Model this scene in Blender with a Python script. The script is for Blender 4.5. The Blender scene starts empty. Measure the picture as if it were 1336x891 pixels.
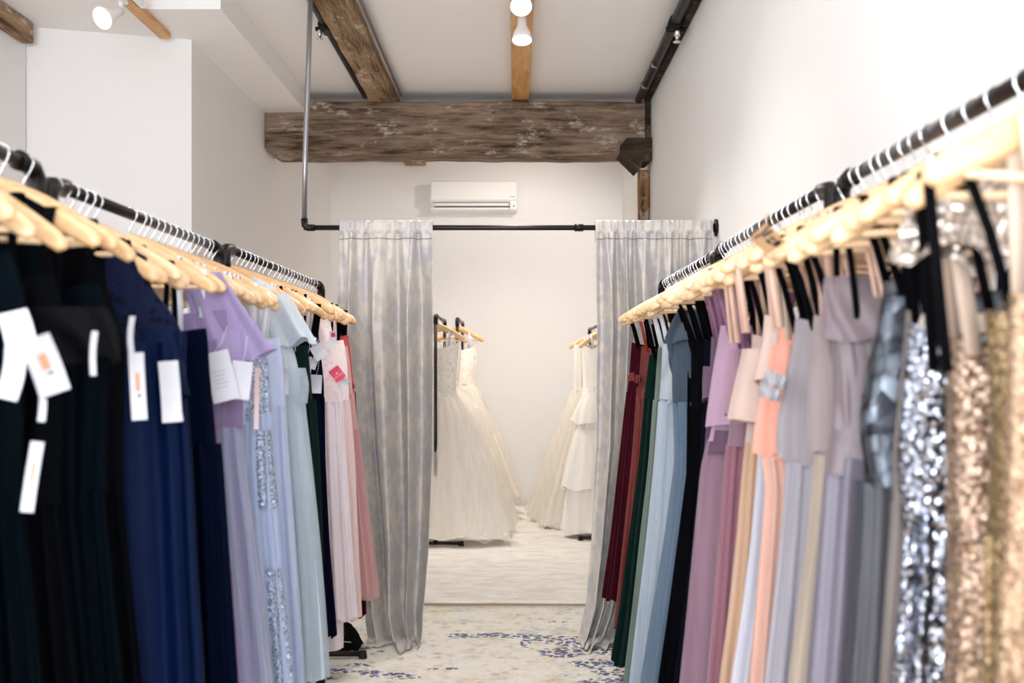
import bpy, math, random, re
import numpy as np
from mathutils import Vector, Matrix

# ------------------------------------------------------------------ camera, world, lights, exposure
F, VX, VY, H = 1300.0, 673.0, 475.0, 1.43      # focal length in px, principal direction, eye height (1336x891 frame)
sc = bpy.context.scene
col = sc.collection
cam_d = bpy.data.cameras.new('camera'); cam = bpy.data.objects.new('camera', cam_d); col.objects.link(cam)
cam.location = (0, 0, H); cam.rotation_euler = (math.pi/2, 0, 0)
cam_d.sensor_width = 36; cam_d.lens = 36*F/1336
cam_d.shift_x = (668-VX)/1336; cam_d.shift_y = (VY-445.5)/1336
cam_d.clip_start = 0.05; cam_d.clip_end = 60
cam_d.dof.use_dof = True; cam_d.dof.focus_distance = 4.7; cam_d.dof.aperture_fstop = 2.8
sc.camera = cam
vs = sc.view_settings
vs.view_transform = 'Standard'; vs.look = 'None'; vs.gamma = 1.0; vs.use_curve_mapping = False
vs.exposure = 0.85
sc.cycles.max_bounces = 10; sc.cycles.diffuse_bounces = 8; sc.cycles.glossy_bounces = 4
sc.cycles.transparent_max_bounces = 32; sc.cycles.sample_clamp_indirect = 6.0
sc.cycles.caustics_reflective = False; sc.cycles.caustics_refractive = False
w = bpy.data.worlds.new('sky'); sc.world = w; w.use_nodes = True
w.node_tree.nodes['Background'].inputs[0].default_value = (0.80, 0.90, 1.0, 1)
w.node_tree.nodes['Background'].inputs[1].default_value = 1.5

def area(name, loc, rot, sx, sy, energy, color):
    l = bpy.data.lights.new(name, 'AREA'); l.shape = 'RECTANGLE'; l.size = sx; l.size_y = sy
    l.energy = energy; l.color = color
    o = bpy.data.objects.new(name, l); col.objects.link(o); o.location = loc; o.rotation_euler = rot
    return o
# daylight entering by the shop windows behind the camera and on the street side
area('daylight_shop_window', (-0.85, -2.38, 1.75), (math.radians(90), 0, 0), 3.0, 2.3, 128, (0.90, 0.95, 1.0))
area('daylight_side_window', (-2.68, 0.35, 1.9), (math.radians(90), 0, math.radians(-90)), 3.2, 2.2, 25, (0.90, 0.95, 1.0))

def spot(name, loc, target, energy, size_deg, color, radius=0.05, blend=0.6):
    l = bpy.data.lights.new(name, 'SPOT'); l.energy = energy; l.color = color
    l.spot_size = math.radians(size_deg); l.spot_blend = blend; l.shadow_soft_size = radius
    o = bpy.data.objects.new(name, l); col.objects.link(o); o.location = loc
    o.rotation_euler = (Vector(target)-Vector(loc)).to_track_quat('-Z', 'Y').to_euler()
    return o

# ------------------------------------------------------------------ helpers
R = random.Random(7)
def lin(c):
    def f(v):
        v /= 255.0
        return v/12.92 if v <= 0.04045 else ((v+0.055)/1.055)**2.4
    return (f(c[0]), f(c[1]), f(c[2]), 1)
def PX(x, d): return (x-VX)*d/F
def PZ(y, d): return H-(y-VY)*d/F

def mk(name, verts, faces, mat, parent=None, smooth=True):
    me = bpy.data.meshes.new(name)
    me.from_pydata(verts.tolist() if hasattr(verts, 'tolist') else verts, [], faces)
    if smooth:
        me.polygons.foreach_set('use_smooth', [True]*len(me.polygons))
    me.update()
    if mat: me.materials.append(mat)
    o = bpy.data.objects.new(name, me); col.objects.link(o)
    if parent: o.parent = parent
    return o
def empty(name, loc, rz=0.0):
    o = bpy.data.objects.new(name, None); col.objects.link(o)
    o.location = loc; o.rotation_euler = (0, 0, rz); o.empty_display_size = 0.05
    return o
def tag(o, label, cat, group=None):
    o['label'] = label; o['category'] = cat
    if group: o['group'] = group
    return o
def struct(o, label=None):
    o['kind'] = 'structure'
    if label: o['label'] = label
    return o

class MB:
    def __init__(s): s.v = []; s.f = []
    def add(s, v, f):
        b = len(s.v); s.v += [tuple(p) for p in v]; s.f += [tuple(i+b for i in q) for q in f]; return s
    def box(s, x0, x1, y0, y1, z0, z1):
        v = [(x0,y0,z0),(x1,y0,z0),(x1,y1,z0),(x0,y1,z0),(x0,y0,z1),(x1,y0,z1),(x1,y1,z1),(x0,y1,z1)]
        return s.add(v, [(0,3,2,1),(4,5,6,7),(0,1,5,4),(1,2,6,5),(2,3,7,6),(3,0,4,7)])
    def rbox(s, x0, x1, y0, y1, z0, z1, b=0.004):
        # box with chamfered vertical and horizontal edges
        def ring(z, i):
            a = [(x0+b,y0),(x1-b,y0),(x1,y0+b),(x1,y1-b),(x1-b,y1),(x0+b,y1),(x0,y1-b),(x0,y0+b)]
            cx, cy = (x0+x1)/2, (y0+y1)/2
            return [(x + (b*i if x < cx else -b*i), y + (b*i if y < cy else -b*i), z) for x, y in a]
        rs = [ring(z0, 1), ring(z0+b, 0), ring(z1-b, 0), ring(z1, 1)]
        v = [p for r in rs for p in r]; f = []
        for k in range(3):
            for i in range(8):
                j = (i+1) % 8; f.append((k*8+i, k*8+j, k*8+8+j, k*8+8+i))
        f.append(tuple(range(7, -1, -1))); f.append(tuple(range(24, 32)))
        return s.add(v, f)
    def tube(s, pts, r, n=10, cap=True):
        pts = [Vector(p) for p in pts]; m = len(pts)
        rr = r if isinstance(r, (list, tuple)) else [r]*m
        v = []; f = []
        prev = None
        for i, p in enumerate(pts):
            t = (pts[min(i+1, m-1)]-pts[max(i-1, 0)]).normalized()
            if prev is None:
                a = t.orthogonal().normalized()
            else:
                a = prev - t*prev.dot(t)
                a = a.normalized() if a.length > 1e-6 else t.orthogonal().normalized()
            prev = a; b = t.cross(a)
            for k in range(n):
                th = 2*math.pi*k/n
                v.append(p + (a*math.cos(th)+b*math.sin(th))*rr[i])
        for i in range(m-1):
            for k in range(n):
                k2 = (k+1) % n
                f.append((i*n+k, i*n+k2, i*n+n+k2, i*n+n+k))
        if cap:
            f.append(tuple(range(n-1, -1, -1))); f.append(tuple((m-1)*n+k for k in range(n)))
        return s.add(v, f)
    def ribbon(s, pts, wvec, width, th=0.0015):
        # flat band: width along wvec, thin across
        wv = Vector(wvec).normalized(); pts = [Vector(p) for p in pts]; m = len(pts); v = []; f = []
        wd = width if isinstance(width, (list, tuple)) else [width]*m
        for i, p in enumerate(pts):
            t = (pts[min(i+1, m-1)]-pts[max(i-1, 0)]).normalized()
            nrm = t.cross(wv)
            nrm = nrm.normalized() if nrm.length > 1e-6 else Vector((0, 1, 0))
            a = wv*wd[i]/2; b = nrm*th/2
            v += [p-a-b, p+a-b, p+a+b, p-a+b]
        for i in range(m-1):
            for k in range(4):
                k2 = (k+1) % 4; f.append((i*4+k, i*4+k2, i*4+4+k2, i*4+4+k))
        f.append((3, 2, 1, 0)); f.append(tuple((m-1)*4+k for k in range(4)))
        return s.add(v, f)
    def lathe(s, prof, c=(0,0,0), axis='z', n=20, capb=False, capt=False):
        v = []; f = []; m = len(prof)
        for r, z in prof:
            for k in range(n):
                th = 2*math.pi*k/n; a, b = r*math.cos(th), r*math.sin(th)
                v.append({'z': (c[0]+a, c[1]+b, c[2]+z), 'y': (c[0]+a, c[1]+z, c[2]+b), 'x': (c[0]+z, c[1]+a, c[2]+b)}[axis])
        for i in range(m-1):
            for k in range(n):
                k2 = (k+1) % n; f.append((i*n+k, i*n+k2, i*n+n+k2, i*n+n+k))
        if capb: f.append(tuple(range(n-1, -1, -1)))
        if capt: f.append(tuple((m-1)*n+k for k in range(n)))
        return s.add(v, f)
    def build(s, name, mat, parent=None, smooth=False):
        return mk(name, s.v, s.f, mat, parent, smooth)

# ------------------------------------------------------------------ materials (procedural)
class NT:
    def __init__(s, name):
        s.m = bpy.data.materials.new(name); s.m.use_nodes = True; s.t = s.m.node_tree
        s.b = s.t.nodes['Principled BSDF']; s.out = s.t.nodes['Material Output']
    def n(s, typ, **kw):
        nd = s.t.nodes.new(typ)
        for k, v in kw.items():
            if k.startswith('i_'):
                nd.inputs[k[2:].replace('_', ' ')].default_value = v
            else: setattr(nd, k, v)
        return nd
    def l(s, a, b): s.t.links.new(a, b)
    def coord(s, scale=(1,1,1), kind='Object', rot=(0,0,0)):
        tc = s.n('ShaderNodeTexCoord'); mp = s.n('ShaderNodeMapping')
        mp.inputs['Scale'].default_value = scale; mp.inputs['Rotation'].default_value = rot
        s.l(tc.outputs[kind], mp.inputs['Vector']); return mp.outputs['Vector']
    def noise(s, vec, scale, detail=4, rough=0.55, dist=0.0):
        nd = s.n('ShaderNodeTexNoise'); nd.inputs['Scale'].default_value = scale
        nd.inputs['Detail'].default_value = detail; nd.inputs['Roughness'].default_value = rough
        nd.inputs['Distortion'].default_value = dist
        s.l(vec, nd.inputs['Vector']); return nd
    def ramp(s, fac, stops):
        r = s.n('ShaderNodeValToRGB'); el = r.color_ramp.elements
        while len(el) < len(stops): el.new(0.5)
        for e, (p, c) in zip(el, stops):
            e.position = p; e.color = c if len(c) == 4 else (*c, 1)
        s.l(fac, r.inputs['Fac']); return r.outputs['Color']
    def mix(s, fac, a, b, mode='MIX'):
        m = s.n('ShaderNodeMix', data_type='RGBA', blend_type=mode)
        for sock, v in ((m.inputs['Factor'], fac), (m.inputs[6], a), (m.inputs[7], b)):
            if hasattr(v, 'is_linked'): s.l(v, sock)
            else: sock.default_value = v
        return m.outputs[2]
    def math(s, op, a, b=None, clamp=False):
        m = s.n('ShaderNodeMath', operation=op); m.use_clamp = clamp
        for sock, v in ((m.inputs[0], a), (m.inputs[1], b)):
            if v is None: continue
            if hasattr(v, 'is_linked'): s.l(v, sock)
            else: sock.default_value = v
        return m.outputs[0]
    def bump(s, h, strength=0.3, dist=0.005):
        b = s.n('ShaderNodeBump'); b.inputs['Strength'].default_value = strength; b.inputs['Distance'].default_value = dist
        s.l(h, b.inputs['Height']); s.l(b.outputs['Normal'], s.b.inputs['Normal']); return b
    def p(s, **kw):
        for k, v in kw.items(): s.b.inputs[k.replace('_', ' ')].default_value = v
        return s

def plain(name, c, rough=0.5, metal=0.0, spec=0.5, coat=0.0):
    t = NT(name); t.p(Base_Color=lin(c), Roughness=rough, Metallic=metal, Specular_IOR_Level=spec, Coat_Weight=coat)
    v = t.coord(); nz = t.noise(v, 60, 3); t.bump(nz.outputs['Fac'], 0.05, 0.001)
    return t.m
def paint(name, c):
    t = NT(name); v = t.coord(); nz = t.noise(v, 1.3, 4); nf = t.noise(v, 140, 3)
    a = lin(c); b = lin([x-5 for x in c])
    t.l(t.mix(nz.outputs['Fac'], a, b), t.b.inputs['Base Color'])
    t.p(Roughness=0.75, Specular_IOR_Level=0.25); t.bump(nf.outputs['Fac'], 0.06, 0.002)
    return t.m
def fabric(name, c, rough=0.75, sheen=0.25, spec=0.2, vary=10, weave=900, trans=0.0, metal=0.0):
    L_ = lin(c); sheen *= min(1.0, (0.3*L_[0]+0.6*L_[1]+0.1*L_[2])/0.2); spec *= min(1.0, 0.45+(0.3*L_[0]+0.6*L_[1]+0.1*L_[2])/0.1)
    t = NT(name); v = t.coord((1, 1, 0.06)); nz = t.noise(v, 26, 4); a = lin([min(255, x+vary*0.6) for x in c]); b = lin([max(0, x-vary) for x in c])
    colr = t.ramp(nz.outputs['Fac'], [(0.3, b), (0.7, a)])
    t.l(colr, t.b.inputs['Base Color'])
    t.p(Roughness=rough, Specular_IOR_Level=spec, Sheen_Weight=sheen, Sheen_Roughness=0.5, Metallic=metal)
    st = t.noise(t.coord((1, 1, 0.04)), 70, 3); wv = t.noise(t.coord(), weave, 1)
    h = t.math('ADD', st.outputs['Fac'], t.math('MULTIPLY', wv.outputs['Fac'], 0.15))
    t.bump(h, 0.38, 0.006)
    if trans > 0:
        tr = t.n('ShaderNodeBsdfTranslucent'); t.l(colr, tr.inputs['Color'])
        ms = t.n('ShaderNodeMixShader'); ms.inputs[0].default_value = trans
        t.l(t.b.outputs[0], ms.inputs[1]); t.l(tr.outputs[0], ms.inputs[2]); t.l(ms.outputs[0], t.out.inputs['Surface'])
    return t.m
def satin(name, c, rough=0.36, vary=6): return fabric(name, c, rough, 0.15, 0.45, vary, 1500)
def velvet(name, c): return fabric(name, c, 0.9, 0.5, 0.05, 6, 1200)
def tulle(name, c, alpha=0.5):
    t = NT(name); v = t.coord((1, 1, 0.05)); nz = t.noise(v, 30, 3, 0.5)
    t.p(Base_Color=lin(c), Roughness=0.85, Specular_IOR_Level=0.1, Sheen_Weight=0.3)
    tr = t.n('ShaderNodeBsdfTranslucent'); tr.inputs['Color'].default_value = lin(c)
    m1 = t.n('ShaderNodeMixShader'); m1.inputs[0].default_value = 0.3
    t.l(t.b.outputs[0], m1.inputs[1]); t.l(tr.outputs[0], m1.inputs[2])
    tp = t.n('ShaderNodeBsdfTransparent')
    fac = t.ramp(nz.outputs['Fac'], [(0.3, (alpha*0.93,)*3), (0.7, (min(1, alpha*1.07),)*3)])
    ms = t.n('ShaderNodeMixShader'); t.l(fac, ms.inputs[0]); t.l(tp.outputs[0], ms.inputs[1]); t.l(m1.outputs[0], ms.inputs[2])
    t.l(ms.outputs[0], t.out.inputs['Surface']); return t.m
def sequin(name, c, c2, size=0.006, metal=0.9, rough=0.2, tilt=0.9):
    t = NT(name); v = t.coord((1, 1, 1))
    vo = t.n('ShaderNodeTexVoronoi'); vo.inputs['Scale'].default_value = 1/size; t.l(v, vo.inputs['Vector'])
    sub = t.n('ShaderNodeVectorMath', operation='SUBTRACT'); t.l(vo.outputs['Color'], sub.inputs[0]); sub.inputs[1].default_value = (0.5, 0.5, 0.5)
    sc_ = t.n('ShaderNodeVectorMath', operation='SCALE'); t.l(sub.outputs[0], sc_.inputs[0]); sc_.inputs['Scale'].default_value = tilt
    ge = t.n('ShaderNodeNewGeometry'); ad = t.n('ShaderNodeVectorMath', operation='ADD'); t.l(ge.outputs['Normal'], ad.inputs[0]); t.l(sc_.outputs[0], ad.inputs[1])
    no = t.n('ShaderNodeVectorMath', operation='NORMALIZE'); t.l(ad.outputs[0], no.inputs[0]); t.l(no.outputs[0], t.b.inputs['Normal'])
    sp = t.n('ShaderNodeSeparateColor'); t.l(vo.outputs['Color'], sp.inputs[0])
    edge = t.ramp(vo.outputs['Distance'], [(0.45, (1, 1, 1)), (0.75, (0.35, 0.35, 0.35))])
    t.l(t.mix(1.0, t.mix(sp.outputs[0], lin(c), lin(c2)), edge, 'MULTIPLY'), t.b.inputs['Base Color'])
    t.p(Roughness=rough, Metallic=metal); return t.m
def lace(name, c, c2):
    t = NT(name); v = t.coord(); vo = t.n('ShaderNodeTexVoronoi'); vo.inputs['Scale'].default_value = 55; t.l(v, vo.inputs['Vector'])
    nz = t.noise(v, 38, 4, 0.6, 1.5); h = t.math('ADD', vo.outputs['Distance'], nz.outputs['Fac'])
    t.l(t.ramp(h, [(0.7, lin(c2)), (0.95, lin(c))]), t.b.inputs['Base Color'])
    t.p(Roughness=0.75, Sheen_Weight=0.2 if c[1] > 100 else 0.0, Specular_IOR_Level=0.4 if c[1] > 100 else 0.08); t.bump(h, 0.5, 0.004); return t.m
def wood(name, dark, light, axis='x', scale=6, rough=0.4, coat=0.2):
    s = {'x': (0.12, 1, 1), 'y': (1, 0.12, 1), 'z': (1, 1, 0.12)}[axis]
    t = NT(name); v = t.coord(s); nz = t.noise(v, scale*6, 6, 0.6, 0.8)
    t.l(t.ramp(nz.outputs['Fac'], [(0.3, lin(dark)), (0.65, lin(light))]), t.b.inputs['Base Color'])
    t.p(Roughness=rough, Coat_Weight=coat, Coat_Roughness=0.25); t.bump(nz.outputs['Fac'], 0.1, 0.002); return t.m
def old_timber(name, axis='x', pal=((62, 48, 38), (118, 98, 82), (156, 136, 118), (204, 194, 184))):
    def sc_(k): return {'x': (k, 1, 1), 'y': (1, k, 1), 'z': (1, 1, k)}[axis]
    t = NT(name)
    g = t.noise(t.coord(sc_(0.10)), 26, 10, 0.72, 0.15); big = t.noise(t.coord(sc_(0.35)), 5, 5, 0.6, 0.0)
    base = t.ramp(t.math('ADD', t.math('MULTIPLY', g.outputs['Fac'], 0.62), t.math('MULTIPLY', big.outputs['Fac'], 0.38)),
                  [(0.40, lin(pal[0])), (0.48, lin(pal[1])), (0.62, lin(pal[2]))])
    pz = t.noise(t.coord(sc_(0.45)), 30, 10, 0.8, 0.0); pb = t.noise(t.coord(sc_(0.6)), 7, 3, 0.5, 0.0)      # flakes of old limewash left on the wood
    pm = t.ramp(t.math('ADD', t.math('MULTIPLY', pz.outputs['Fac'], 0.6), t.math('MULTIPLY', pb.outputs['Fac'], 0.5)), [(0.60, (0, 0, 0)), (0.66, (1, 1, 1))])
    c1 = t.mix(t.math('MULTIPLY', pm, 0.7), base, lin(pal[3]))
    ck = t.noise(t.coord(sc_(0.03)), 20, 2, 0.4, 0.0)     # drying cracks
    cm = t.ramp(t.math('ABSOLUTE', t.math('SUBTRACT', ck.outputs['Fac'], 0.5)), [(0.0, (1, 1, 1)), (0.012, (0, 0, 0))])
    t.l(t.mix(t.math('MULTIPLY', cm, 0.7), c1, lin((30, 22, 18))), t.b.inputs['Base Color'])
    t.p(Roughness=0.9, Specular_IOR_Level=0.15)
    t.bump(t.math('SUBTRACT', g.outputs['Fac'], cm), 0.5, 0.012); return t.m
def emit(name, c, s):
    t = NT(name); t.p(Base_Color=(1, 1, 1, 1)); t.b.inputs['Emission Color'].default_value = lin(c); t.b.inputs['Emission Strength'].default_value = s
    return t.m

M = {}
M['wall'] = paint('white_wall_paint', (236, 235, 235))
M['ceiling'] = paint('white_ceiling_paint', (242, 240, 239))
M['pipe'] = plain('black_iron_pipe', (52, 46, 46), 0.38, 0.75)
M['pipe_dark'] = plain('dark_iron_fitting', (34, 31, 32), 0.4, 0.7)
M['steel'] = plain('galvanised_steel', (150, 148, 150), 0.35, 0.85)
M['chrome'] = plain('chrome_hook', (225, 225, 228), 0.15, 1.0)
M['hanger'] = wood('hanger_wood', (204, 156, 106), (234, 196, 150), 'x', 5, 0.32, 0.4)
M['hanger2'] = wood('hanger_wood_pale', (214, 172, 124), (240, 210, 170), 'x', 5, 0.32, 0.4)
M['timber'] = old_timber('old_beam_timber', 'x')
M['timber_y'] = old_timber('old_joist_timber', 'y', ((84, 64, 48), (142, 116, 90), (182, 158, 130), (214, 200, 182)))
M['timber_z'] = old_timber('old_post_timber', 'z', ((66, 44, 30), (124, 92, 62), (160, 128, 96), (190, 170, 148)))
M['timber_dark'] = old_timber('dark_corbel_timber', 'x', ((22, 16, 13), (48, 37, 30), (78, 64, 54), (112, 98, 88)))
M['pine'] = wood('pine_board', (188, 130, 70), (222, 172, 108), 'y', 3, 0.5, 0.1)
M['white_plastic'] = plain('white_plastic', (240, 240, 240), 0.3)
M['grey_plastic'] = plain('grey_plastic', (120, 118, 116), 0.45)
M['dark_gap'] = plain('dark_slot', (40, 38, 38), 0.8)
M['bulb'] = emit('lamp_glass', (255, 246, 232), 30)
M['paper'] = plain('white_card', (202, 204, 214), 0.6)
M['pink_card'] = plain('pink_card', (222, 72, 104), 0.5)
M['kraft'] = plain('kraft_card', (158, 122, 86), 0.8)
M['ink'] = plain('black_ink', (40, 36, 40), 0.7)
M['ink_grey'] = plain('grey_ink', (165, 168, 182), 0.7)
M['ink_skin'] = plain('orange_print', (214, 150, 116), 0.7)
M['ink_red'] = plain('red_print', (200, 40, 52), 0.6)
M['black_ribbon'] = fabric('black_ribbon', (8, 8, 11), 0.8, 0.0, 0.08, 3)
M['white_ribbon'] = satin('white_ribbon', (226, 230, 240), 0.4)
M['pink_ribbon'] = satin('pink_ribbon', (240, 214, 212), 0.4)
M['blush_ribbon'] = satin('blush_ribbon', (214, 178, 160), 0.4)
M['mauve_ribbon'] = satin('mauve_ribbon', (136, 92, 122), 0.4)
M['beige_ribbon'] = satin('beige_ribbon', (206, 184, 166), 0.4)
M['red_ribbon'] = satin('red_ribbon', (150, 40, 34), 0.4)

# ------------------------------------------------------------------ the room
CZ = 3.51                      # main ceiling
XR, XL = 1.03, -1.92           # side walls of the shop
YB = 10.08                     # back wall
YBEAM = 7.60
SOF = 3.35                     # underside of the boxed soffit and of the low ceiling
Y0 = -2.5                      # shop-front wall behind the viewer
XLL = -2.78                    # outer side wall of the wider front part
YF1, YF0 = 5.90, 5.63          # stub wall between the wider and the narrower part

def floor_mat():
    t = NT('oak_boards'); v = t.coord((1, 0.1, 1)); nz = t.noise(v, 20, 5)
    t.l(t.ramp(nz.outputs['Fac'], [(0.3, lin((150, 122, 96))), (0.7, lin((190, 164, 134)))]), t.b.inputs['Base Color']); t.p(Roughness=0.5)
    return t.m
struct(MB().box(-3.1, 1.35, Y0-0.2, YB+0.2, -0.1, 0.0).build('floor', floor_mat()), 'pale boarded floor under the rugs')
struct(MB().box(XLL, 1.35, Y0, YB+0.15, CZ, CZ+0.15).build('ceiling', M['ceiling']), 'flat white ceiling between the old timbers')
struct(MB().box(XR, XR+0.2, Y0, YBEAM+0.15, 0, CZ).add([], []).build('wall_right', M['wall']), 'long bare white wall')
struct(mk('wall_right_back', [(1.03,7.75,0),(1.08,YB,0),(1.08,YB,CZ),(1.03,7.75,CZ),(1.25,7.75,0),(1.25,YB,0),(1.25,YB,CZ),(1.25,7.75,CZ)],
   [(0,1,2,3),(4,7,6,5),(0,3,7,4),(1,5,6,2),(0,4,5,1),(3,2,6,7)], M['wall'], None, False), 'white side wall of the bridal room')
struct(MB().box(-2.2, 1.3, YB, YB+0.15, 0, CZ).build('wall_back', M['wall']), 'white back wall of the bridal room')
# narrower part's wall, with the stub wall facing the shop front
w_v = [(XL,YF1),(XL,YBEAM),(-1.87,YB),(-2.3,YB),(XLL-0.15,YF0+0.4),(XLL-0.15,YF0)]
n = len(w_v)
struct(mk('wall_left', [(x,y,0) for x,y in w_v]+[(x,y,CZ) for x,y in w_v],
   [(i,(i+1)%n,(i+1)%n+n,i+n) for i in range(n)]+[tuple(range(n-1,-1,-1)),tuple(range(n,2*n))], M['wall'], None, False), 'white stub wall turning into the narrow bridal room')
# outer left wall with a side window opening, shop-front wall with a window opening
wl = MB()
wl.box(XLL-0.15, XLL, Y0, -1.25, 0, CZ).box(XLL-0.15, XLL, 1.95, YF0+0.02, 0, CZ)
wl.box(XLL-0.15, XLL, -1.25, 1.95, 0, 0.8).box(XLL-0.15, XLL, -1.25, 1.95, 3.0, CZ)
struct(wl.build('wall_left_outer', M['wall']), 'white outer wall of the wider front part')
wf = MB()
wf.box(XLL, -2.35, Y0-0.15, Y0, 0, CZ).box(0.65, 1.2, Y0-0.15, Y0, 0, CZ)
wf.box(-2.35, 0.65, Y0-0.15, Y0, 0, 0.6).box(-2.35, 0.65, Y0-0.15, Y0, 2.9, CZ)
struct(wf.build('wall_front', M['wall']), 'shop-front wall with a wide window')
def window(name, horizontal, a0, a1, z0, z1, c, label):
    root = struct(empty(name, (c if not horizontal else (a0+a1)/2, (a0+a1)/2 if not horizontal else c, z0)), label)
    def put(part, u0, u1, v0, v1, t0, t1):
        b = MB()
        if horizontal: b.box(u0, u1, c+t0, c+t1, v0, v1)
        else: b.box(c+t0, c+t1, u0, u1, v0, v1)
        o = b.build(part, M['white_plastic'], root); o.matrix_parent_inverse = root.matrix_basis.inverted()
    e = 0.05
    put('frame', a0, a1, z0, z0+e, -0.04, 0.04); put('frame', a0, a1, z1-e, z1, -0.04, 0.04)
    put('frame', a0, a0+e, z0, z1, -0.04, 0.04); put('frame', a1-e, a1, z0, z1, -0.04, 0.04)
    for k in (1, 2): u = a0+(a1-a0)*k/3; put('mullion', u-0.02, u+0.02, z0, z1, -0.03, 0.03)
window('window_1', True, -2.35, 0.65, 0.6, 2.9, Y0-0.08, 'wide shop window')
window('window_2', False, -1.25, 1.95, 0.8, 3.0, XLL-0.08, 'side window')
# boxed soffit over the narrow part and low ceiling over the wider part
struct(MB().box(-2.02, -1.597, 5.39, YBEAM+0.35, SOF, CZ-0.001).build('trim_1', M['ceiling']), 'white boxed soffit along the ceiling')
struct(MB().box(XLL, -2.02, Y0, 6.1, SOF, CZ-0.001).build('ceiling_low', M['ceiling']), 'lower white ceiling of the wider part')
struct(MB().box(-2.0, 1.05, YBEAM+0.36, YBEAM+0.5, 3.46, CZ-0.001).build('trim_2', M['ceiling']), 'white strip behind the beam')

# ------------------------------------------------------------------ old timbers
def rough_beam(name, x0, x1, y0, y1, z0, z1, mat, axis, amp=0.008, seed=1, segs=60, chamfer=None):
    rg = np.random.default_rng(seed)
    L0, L1 = (x0, x1) if axis == 'x' else ((y0, y1) if axis == 'y' else (z0, z1))
    k = 8
    v = []; f = []
    ph = rg.uniform(0, 6.28, (4, 3))
    def wob(i, s): return amp*(math.sin(s*3.1+ph[i][0])+0.6*math.sin(s*9.7+ph[i][1])+0.4*math.sin(s*23+ph[i][2]))*0.5
    if axis == 'x': A0, A1, B0, B1 = y0, y1, z0, z1
    elif axis == 'y': A0, A1, B0, B1 = x0, x1, z0, z1
    else: A0, A1, B0, B1 = x0, x1, y0, y1
    c = 0.012
    for i in range(segs+1):
        u = L0+(L1-L0)*i/segs
        e = [wob(j, u) for j in range(4)]
        ring = [(A0+c+e[0], B0+e[1]), (A1-c+e[2], B0+e[1]), (A1+e[2], B0+c+e[1]), (A1+e[2], B1-c+e[3]), (A1-c+e[2], B1+e[3]), (A0+c+e[0], B1+e[3]), (A0+e[0], B1-c+e[3]), (A0+e[0], B0+c*2.2+e[1])]
        if chamfer and i <= 1:
            ring = [(a, max(b, B0+chamfer*(1-i*0.75))) for a, b in ring]
        for a, b in ring:
            v.append((u, a, b) if axis == 'x' else ((a, u, b) if axis == 'y' else (a, b, u)))
    for i in range(segs):
        for j in range(k):
            j2 = (j+1) % k; f.append((i*k+j, i*k+j2, i*k+k+j2, i*k+k+j))
    f.append(tuple(range(k-1, -1, -1))); f.append(tuple(segs*k+j for j in range(k)))
    o = mk(name, v, f, mat, None, False); return o
tag(rough_beam('timber_beam', XL+0.005, 0.985, YBEAM, YBEAM+0.33, 3.035, 3.435, M['timber'], 'x', 0.008, 3, 90, 0.05),
    'massive weathered timber beam spanning the room with flaking limewash', 'beam')
tag(rough_beam('timber_joist', -1.125, -0.91, 0.6, YB-0.005, 3.43, CZ-0.002, M['timber_y'], 'y', 0.006, 5, 120),
    'weathered ceiling joist running along the ceiling above the big beam', 'beam')
tag(rough_beam('timber_post', 0.945, 1.028, YBEAM+0.03, YBEAM+0.17, 0.005, 2.92, M['timber_z'], 'z', 0.004, 9, 50),
    'narrow old timber post standing against the white wall', 'post')
tag(MB().rbox(0.99, 1.028, YBEAM-0.02, YBEAM+0.1, 3.13, CZ-0.005, 0.004).build('timber_batten', M['timber_dark']),
    'dark upright batten between beam end and white wall', 'batten')
# corbel: block with a slanted underside
cy0, cy1 = YBEAM-0.10, YBEAM+0.2
cp = [(0.80, 3.09), (0.835, 3.135), (1.026, 3.135), (1.026, 2.965), (0.955, 2.96), (0.94, 2.90), (0.80, 3.04)]
nv = len(cp)
tag(mk('timber_corbel', [(x, cy0, z) for x, z in cp]+[(x-0.02, cy1, z) for x, z in cp],
   [(i, i+nv, (i+1) % nv+nv, (i+1) % nv) for i in range(nv)]+[tuple(range(nv)), tuple(range(2*nv-1, nv-1, -1))], M['timber_dark'], None, False),
   'dark slanted timber corbel under the beam end', 'corbel')
tag(MB().rbox(-0.03, 0.10, 0.6, YBEAM+0.1, 3.455, CZ-0.003, 0.003).build('pine_board', M['pine']), 'honey-coloured pine board on the ceiling carrying two spotlights', 'board')
tag(MB().rbox(-2.065, -2.0, 1.2, 5.78, SOF-0.035, SOF-0.002, 0.003).build('pine_batten', M['pine']), 'short pine batten ending at the white soffit', 'board')
tag(MB().rbox(-2.775, -2.71, 1.0, YF0-0.03, SOF-0.12, SOF-0.005, 0.004).build('timber_wall_plate', M['timber_y']), 'thin weathered timber along the top of the outer wall', 'beam')
tag(MB().rbox(0.985, 1.026, 0.6, YBEAM-0.03, CZ-0.075, CZ-0.004, 0.004).build('timber_edge_strip', M['timber_dark']), 'dark brown timber strip along the top of the bare wall', 'trim')

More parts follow.
